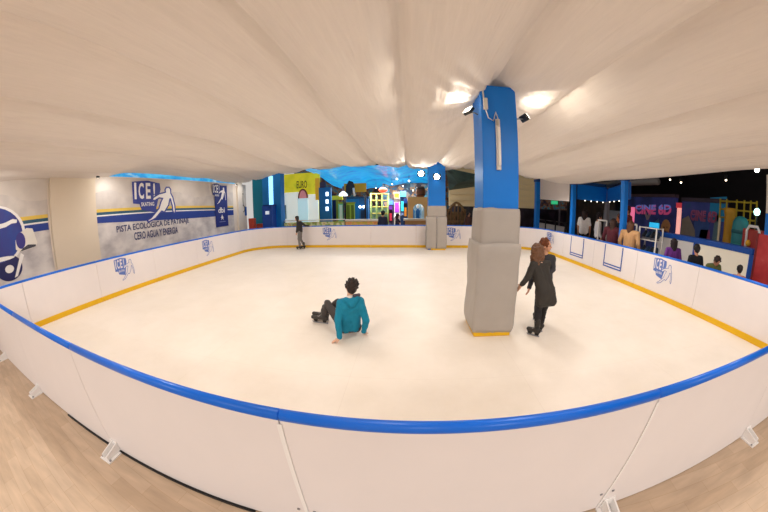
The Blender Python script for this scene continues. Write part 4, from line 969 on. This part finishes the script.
pers(626, 9.0, 2.8, 1.6, 'person in reddish clothes standing by the third blue post', ('#c98a6a', '#6a2a1c', '#8a3a34', '#2a1c20', '#151515'), 'short', top_py=207)
pers(629.5, 6.45, .2, 1.5, 'person in a beige coat with brown hair behind the second white gate frame', ('#d8a283', '#5b3722', '#c79a6c', '#3a2c24', '#151515'), 'long', top_py=221.5, wide=2.0, bw=1.6)
pers(674.5, 6.62, 1.0, 1.3, 'child in a purple top with long dark hair behind the right boards', ('#d49a7c', '#22151c', '#6c2f86', '#2a2236', '#151515'), 'long', top_py=239)
pers(698, 6.45, 1.2, 1.2, 'person in a black jacket beside the olive jacket, behind the right boards', ('#c98f72', '#1a1416', '#19181e', '#1a1a1e', '#151515'), 'short', top_py=246)
c = at(711, 255, x=6.6); J = stand(6.6, c.y, -1.9, 1.34, bw=1.25); s_ = J['s']
bend = V(-.03, -.16, -.1); J['head'] += bend*1.2; J['neck'] += bend*.9
for k_ in ('shL', 'shR'): J[k_] += bend*.8
for k_ in ('elL', 'elR', 'wrL', 'wrR'): J[k_] += bend*1.2
person('person in an olive jacket and blue trousers bending down behind the right boards', J, ('#c98f72', '#2a1c16', '#5d6434', '#2c6f9e', '#151515'), 'short', vox=.016, detail=False, group=GP, wide=2.2)
pers(744, 6.58, .6, 1.05, 'dark haired person crouching low behind the right boards before the red panel', ('#d6a184', '#1d1516', '#b9796a', '#4a2a2e', '#151515'), 'short', top_py=267.5)
# white tube gate frames behind the boards
def gate(x, ya, yb, top, label):
    t = thing('gate_frame', label, 'gate frame', V(x, (ya+yb)/2, 0), 'white tube gate frames')
    gm = mat('#e2dcd6', .4, .04, 6)
    MB().tube([(x, ya, FZ), (x, ya, top)], .03, 8).build('upright', gm, t, True); MB().tube([(x, yb, FZ), (x, yb, top)], .03, 8).build('upright', gm, t, True)
    MB().tube([(x, ya-.03*(1 if ya > yb else -1)*-1, top), (x, yb, top)], .03, 8).build('top_tube', gm, t, True)
    MB().tube([(x, ya, top*.55), (x, yb, top*.55)], .022, 8).build('cross_tube', gm, t, True)
    return t
for (x0, x1, ty, X, lab) in ((599, 607, 219.5, 7.0, 'narrow white tube gate frame, first from the rental booth'), (624, 637, 223, 6.75, 'white tube gate frame around the beige coated person'), ):
    gate(X, at(x0, ty, x=X).y, at(x1, ty, x=X).y, at((x0+x1)/2, ty+1, x=X).z, lab)
# skate rack
X = 6.75; a = at(640, 226, x=X); b = at(657, 228, x=X)
rk = thing('skate_rack', 'white framed rack full of dark skates left of the white panelled counter', 'rack', V(X, (a.y+b.y)/2, 0)); rm = mat('#e2dcd6', .4, .04, 6)
for y_ in (a.y, b.y):
    for x_ in (X, X+.28): MB().tube([(x_, y_, FZ), (x_, y_, a.z)], .025, 8).build('upright', rm, rk, True)
for z_ in (.35, .8, a.z-.36, a.z-.02):
    MB().span((X, b.y, z_-.012), (X+.28, a.y, z_+.012)).build('shelf', rm if z_ > .5 else DARK, rk)
for z_ in (.80, a.z-.36):
    for i in range(4):
        y_ = b.y+(a.y-b.y)*(i+.5)/4
        t = thing('hire_skate', 'dark hire skate standing on the white framed rack', 'skate', V(X+.14, y_, z_+.013), 'hire skates on the rack')
        MB().hull([(V(X+.06, y_, z_+.11), .04), (V(X+.2, y_, z_+.11), .045), (V(X+.2, y_, z_+.22), .045)]).build('boot', mat('#20242e' if i % 2 else '#1c3550', .4, .2), t, True)
        MB().span((X+.02, y_-.003, z_+.013), (X+.25, y_+.003, z_+.065)).build('blade', STEEL, t)
t = thing('rental_monitor', 'cyan lit screen on top of the skate rack', 'screen', V(X+.14, (a.y+b.y)/2, a.z-.01)); yq = b.y+(a.y-b.y)*.3
MB().span((X+.12, b.y+.05, a.z-.004), (X+.16, b.y+.42, a.z+.14), bev=.01).build('display', mat('#1f9fd0', .3, .1, 3, emit=.7), t); MB().span((X+.04, b.y+.12, a.z-.01), (X+.24, b.y+.34, a.z)).build('foot', DARK, t)
# panelled counter
X = 7.45; CN = mat('#1551b0', .4, .06, 4)
p0 = at(656, 236, x=X); p1_ = at(753, 252, x=X); zt = .5*(at(690, 238.5, x=X).z+at(745, 247.5, x=X).z)
cn = thing('panelled_counter', 'long blue framed counter with glowing white panels behind the right boards', 'counter', V(X, (p0.y+p1_.y)/2, 0))
MB().span((X-.03, p1_.y, zt-.11), (X+.5, p0.y, zt+.02), bev=.015).build('top_rail', CN, cn)
ycuts = [p0.y, at(696, 246, x=X).y, p1_.y]
for y_ in ycuts: MB().span((X-.02, y_-.08, FZ), (X+.08, y_+.08, zt-.11)).build('post', CN, cn)
for i, (u0, u1, em) in enumerate(((ycuts[0], ycuts[1], .12), (ycuts[1], ycuts[2], .25))):
    MB().span((X, u1+.08, .05), (X+.04, u0-.08, zt-.11)).build('white_panel', mat('#e6dcc8' if i else '#d6d0cc', .4, .04, 2, emit=em), cn)
MB().span((X-.01, p1_.y, FZ), (X+.1, p0.y, .05)).build('plinth', CN, cn)
# red panel at the right
a = at(756.5, 236, x=7.0); b = at(779, 233, x=7.0)
rp = thing('red_screen', 'tall red scribbled panel at the right edge beside the counter', 'panel', V(7.0, (a.y+b.y)/2, 0))
MB().span((7.0, b.y, FZ), (7.06, a.y, a.z+.05)).build('board', multi([(.3, '#8e1f22'), (.5, '#a8262a'), (.64, '#b43a3a'), (.74, '#d88a84')], 2.6, .5, 9), rp)
MB().span((6.99, a.y-.05, FZ), (7.07, a.y, a.z+.06)).build('edge_post', mat('#6a1518', .5), rp)
rx = at(751, 240, x=8.1); t = thing('red_game_box', 'red box with a white pipe loop behind the counter end', 'machine', V(8.2, rx.y, 0)); zt2 = at(751, 229, x=8.2).z
MB().span((8.15, rx.y-.35, FZ), (8.4, rx.y+.3, zt2), bev=.03).build('cabinet', mat('#a02a24', .4, .12, 3), t)
lpx = at(753.5, 231, x=8.1); MB().tube([(8.12, lpx.y+.2, 1.15), (8.12, lpx.y+.2, lpx.z), (8.12, lpx.y+.14, lpx.z+.1), (8.12, lpx.y-.1, lpx.z+.1), (8.12, lpx.y-.16, lpx.z), (8.12, lpx.y-.16, 1.2)], .035, 8).build('pipe_loop', LWHITE, t, True)
MB().ball((8.14, rx.y+.1, 1.55), .08, 2).build('yellow_button', mat('#e0a92a', .4, .1), t, True)
# cinema booth murals
DB = multi([(.3, '#0d1430'), (.48, '#1a2350'), (.6, '#27285a'), (.72, '#14304a'), (.85, '#4a3a4a')], 1.3, .5, 6, emit=.35)  # emission added to lift the dim murals
X1, X2 = 11.6, 10.4
m0 = at(630, 197, x=X1); m1 = at(677, 200, x=X1); m2 = at(683.5, 201, x=X2); m3 = at(727, 207, x=X2)
cb = thing('cinema_booth', 'dark blue cinema booth with pink and blue lettering and painted faces', 'booth', V(11.5, (m0.y+m3.y)/2, 0))
MB().slab((X1, m0.y+.4), (X1, m1.y), FZ, m0.z, .2).build('left_mural', DB, cb)
MB().slab((X2, m2.y), (X2, m3.y), FZ, m2.z-.02, .2).build('right_mural', DB, cb)
MB().slab((X1, m0.y+.4), (X1, m1.y), m0.z, m0.z+.14, .3).build('cornice', mat('#4a3a44', .5, .2, 4), cb); MB().slab((X2, m2.y), (X2, m3.y), m2.z-.02, m2.z+.12, .3).build('cornice', mat('#3a2f3c', .5, .2, 4), cb)
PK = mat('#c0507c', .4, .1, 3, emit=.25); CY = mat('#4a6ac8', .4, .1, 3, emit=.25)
def sign_text(X, px0, py0, px1, py1, hgt, dim, par):
    a = at(px0, py0, x=X); b = at(px1, py1, x=X); o_ = V(X-.11, a.y, a.z); u = V(0, b.y-a.y, b.z-a.z)
    h = hgt
    MB().text('CINE 6D', o_+V(-.03, .04, -.04), u, (0, 0, h), (-1, 0, 0), 1.02, 1.12, .05, .01).build('lettering', mat('#c04a78' if not dim else '#7a3a58', .4, .1, 3, emit=.3 if not dim else .08), par, recalc=False)
    MB().text('CINE 6D', o_+V(-.06, 0, h*.45), u, (0, 0, h), (-1, 0, 0), 1, .55, .03, .01).build('lettering', mat('#6f7fd0' if not dim else '#8a4a6a', .4, .1, 3, emit=.3 if not dim else .08), par, recalc=False)
sign_text(X1, 637.5, 213.5, 673, 214.5, .42, False, cb)
sign_text(X2, 693, 219.5, 719, 222.5, .34, True, cb)
def mural(X, px, py, pts, col, k=1.0, em=.0):
    c = at(px, py, x=X); MB().poly([(p*k, q*k) for p, q in pts], (X-.105, c.y, c.z), (0, -1, 0), (0, 0, 1), (-1, 0, 0), .008).build('painted_shape', mat(col, .5, .2, 6, emit=em), cb)
mural(X1, 649, 218, [(-.55, .45), (-.35, .4), (-.05, -.1), (.05, -.1), (.3, .3), (.55, .4), (.5, .5), (.2, .45), (0, .1), (-.3, .55), (-.5, .6)], '#a59a9e')
mural(X1, 667, 229, [(.3*math.cos(i*PI/8)*(1 if math.sin(i*PI/8) > 0 else .75), .42*math.sin(i*PI/8)) for i in range(16)], '#b9935f')
mural(X1, 667, 232.5, [(-.16, 0), (-.1, .06), (.1, .06), (.16, 0), (.1, -.06), (-.1, -.06)], '#d9cfc0')
for q in (-1, 1): mural(X1, 667+q*1.7, 227.5, [(-.07, 0), (0, .05), (.07, 0), (0, -.04)], '#2a1c1c')
mural(X1, 658, 226, [(-.3, -.4), (-.1, .2), (.1, .35), (.25, -.1), (.1, -.5)], '#4a6f8c')
mural(X2, 690, 231, [(-.4, -.5), (-.35, .4), (-.05, .55), (.3, .05), (.42, -.5)], '#7e7468')
mural(X2, 703, 227, [(-.35, .1), (-.15, .5), (0, .1), (.15, .5), (.35, .1), (.25, -.5), (-.2, -.55)], '#2c4a86')
mural(X2, 706, 236, [(-.25, -.2), (-.2, .2), (.2, .22), (.26, -.2)], '#8a3a5c')
mural(X2, 718, 228, [(-.15, -.5), (-.1, .5), (.1, .4), (.15, -.5)], '#55727c')
mural(X2, 719.5, 209, [(-.35, -.4), (-.35, .35), (.35, .4), (.35, -.4)], '#0f7fb0')
a = at(680.5, 235, x=10.9); zt = at(680.5, 208, x=10.9).z
lc = thing('lit_column', 'glowing pink and white column between the two cinema murals', 'column', V(10.9, a.y, 0)); lc['kind'] = 'thing'
MB().span((10.9, a.y-.36, FZ), (11.2, a.y+.3, zt), bev=.03).build('glow_panel', mat('#f0a59a', .4, .2, 2, emit=.9), lc); MB().span((10.86, a.y-.38, zt), (11.24, a.y+.32, zt+.2)).build('red_cap', mat('#c03a44', .4, .1, 3, emit=.5), lc)
MB().span((10.85, a.y-.26, FZ), (11.25, a.y+.26, .1)).build('base', DARK, lc)
a = at(631.8, 212, x=9.4); tag(MB().span((9.4, a.y-.09, FZ), (9.5, a.y+.09, at(631, 207, x=9.4).z), bev=.01).build('neon_post', mat('#e06a90', .4, .05, 3, emit=.9)), 'slim glowing pink post right of the third blue post', 'post')
# yellow column, teal tower, scaffold
a = at(727.5, 242, x=9.2); zt = at(727.5, 208, x=9.2).z
t = thing('yellow_column', 'round mustard yellow column right of the cinema murals', 'column', V(9.2, a.y, 0)); t['kind'] = 'thing'
MB().lathe((9.2, a.y, 0), [(.21, FZ), (.21, .12), (.17, .16), (.17, zt-.2), (.19, zt-.15), (.19, zt)], 18).build('shaft', mat('#b5841e', .5, .12, 3), t, True)
MB().tube([(9.1, a.y+.3, FZ), (9.1, a.y+.3, zt-.3)], .04, 6).build('white_edge_tube', mat('#d8c8a8', .4), t, True)
a = at(738.5, 245, x=8.8); zt = at(738.5, 216, x=8.8).z
t = thing('teal_tower', 'round topped dull teal tower beside the yellow column', 'tower', V(8.8, a.y, 0))
MB().lathe((8.8, a.y, 0), [(.25, FZ), (.25, zt-.3), (.23, zt-.15), (.17, zt-.05), (.07, zt)], 20).build('body', mat('#2b7d84', .5, .15, 2), t, True)
MB().lathe((8.8, a.y, zt-.45), [(.255, 0), (.265, .02), (.265, .08), (.255, .1)], 20).build('band', mat('#1f5f68', .5), t, True)
sf = thing('yellow_scaffold', 'thin yellow tube scaffold above the teal tower', 'scaffold', V(9.6, at(738, 206, x=9.6).y, 0)); ysm = mat('#a99326', .5, .1, 4)
for x_ in (720.5, 727, 737, 744.5, 751, 757):
    p_ = at(x_, 198.5+(x_-720)*.07, x=9.6); MB().tube([(9.6, p_.y, FZ), (9.6, p_.y, p_.z)], .03, 6).build('upright', ysm, sf, True)
for dz in (0, 8, 16):
    p_ = at(720.5, 201+dz, x=9.6); q_2 = at(757, 203.5+dz*1.02, x=9.6); q_2.z = p_.z; MB().tube([p_, q_2], .026, 6).build('rail', ysm, sf, True)
c = at(757, 212, x=8.75); t = thing('cyan_lamp', 'small bright cyan lamp ball near the right edge post', 'lamp', c)
MB().ball(c, .09, 2).build('bulb', mat('#b8fff0', .3, .02, 3, emit=6), t, True); MB().lathe((c.x, c.y, 0), [(.09, FZ), (.09, .03), (.02, .06), (.02, c.z-.05)], 10).build('stem', DARK, t, True)
c = at(757, 169.5, x=8.6); flood(c, (-.9, -.35, -.25), 'bright round white spotlight in the dark hall at the upper right', mat('#fffaf0', .3, .01, 3, emit=30), .13, arm=c+V(.15, .05, .5), name='spotlight')
for k, (x_, y_, X) in enumerate(((650, 183.5, 13), (670, 179.5, 12), (681, 182.5, 12), (705, 172, 12), (726, 180, 12), (613, 183, 11))):
    c = at(x_, y_, x=X); t = thing('ceiling_spot', 'small lit spot under the black hall ceiling on the right', 'lamp', c, 'spots under the black hall ceiling')
    MB().ball(c, .04, 2).build('bulb', mat('#ffe6c4', .3, .01, 3, emit=8), t, True); MB().lathe((c.x, c.y, c.z+.02), [(.05, 0), (.07, .05), (.07, .16), (.02, .2), (.02, 6.2-c.z-.03)], 8).build('stem', BLACK, t, True)
# pale duct seen under the black ceiling
a = at(583, 182, x=9.0); b = at(617, 184, x=9.0)
tag(MB().tube([(9.0, a.y, 3.15), (9.0, b.y-2.4, 3.15)], .12, 12).build('ceiling_duct', mat('#77706e', .4, .08), smooth=True), 'pale round duct under the dark ceiling above the booth', 'duct')
# ------------------------------------------------------------------ lights
def lamp(kind, loc, energy, col=(1, .86, .7), size=.2, aim=None, spot=None, **k):
    d = bpy.data.lights.new('lamp', kind); d.energy = energy; d.color = col
    if kind == 'AREA': d.shape = 'RECTANGLE'; d.size, d.size_y = size
    else: d.shadow_soft_size = size
    if spot: d.spot_size = math.radians(spot); d.spot_blend = .9
    o = bpy.data.objects.new('lamp', d); C.objects.link(o); o.location = loc
    if aim is not None: o.rotation_euler = (Vector(aim)-Vector(loc)).to_track_quat('-Z', 'Y').to_euler()
    return o
WARM = (1, .97, .935)
for x in (-5.6, -2.2, 1.9, 5.0):
    for y in (-2.6, 1.9, 5.6, 9.6):
        lamp('SPOT', (x, y, fabric_z(x, y)-.12), (145 if y > -1 else 350), WARM, .3, aim=(x, y, 0), spot=172)  # added downlights without fittings for the ice; rear row brightens the near boards
for y in (1.6, 5.2, 8.6, 11.8):
    lamp('SPOT', (-7.2, y, 3.05), 42, WARM, .08, aim=(-8.6, y, 1.6), spot=150)  # added wall washers without fittings, lifting the left wall and banners
lamp('SPOT', (XW+.5, 4.95, 3.15), 10, WARM, .04, aim=(XW, 5.1, 2.6), spot=130)
lamp('SPOT', (XW+.6, 12.6, 3.2), 8, WARM, .04, aim=(XW, 12.6, 2.6), spot=130)
lamp('AREA', (-2.0, 17, 3.2), 500, (1, .95, .9), (6, 1.5), aim=(-2, 17.5, 0))  # added area lamp without a fitting, brightens the play area
lamp('SPOT', (.86, 3.9, 3.29), 34, (1, .9, .75), .06, aim=(-.6, 3.3, 3.9), spot=150)
lamp('SPOT', (1.78, 3.92, 3.25), 32, (1, .9, .75), .06, aim=(3.0, 4.0, 3.9), spot=150)
lamp('SPOT', (f3.x, 11.5, f3.z), 120, (1, .92, .8), .08, aim=(0, 6, 3.2), spot=160)
W = bpy.data.worlds.new('world'); scene.world = W; W.use_nodes = True
W.node_tree.nodes['Background'].inputs[0].default_value = (1, .95, .9, 1); W.node_tree.nodes['Background'].inputs[1].default_value = .6
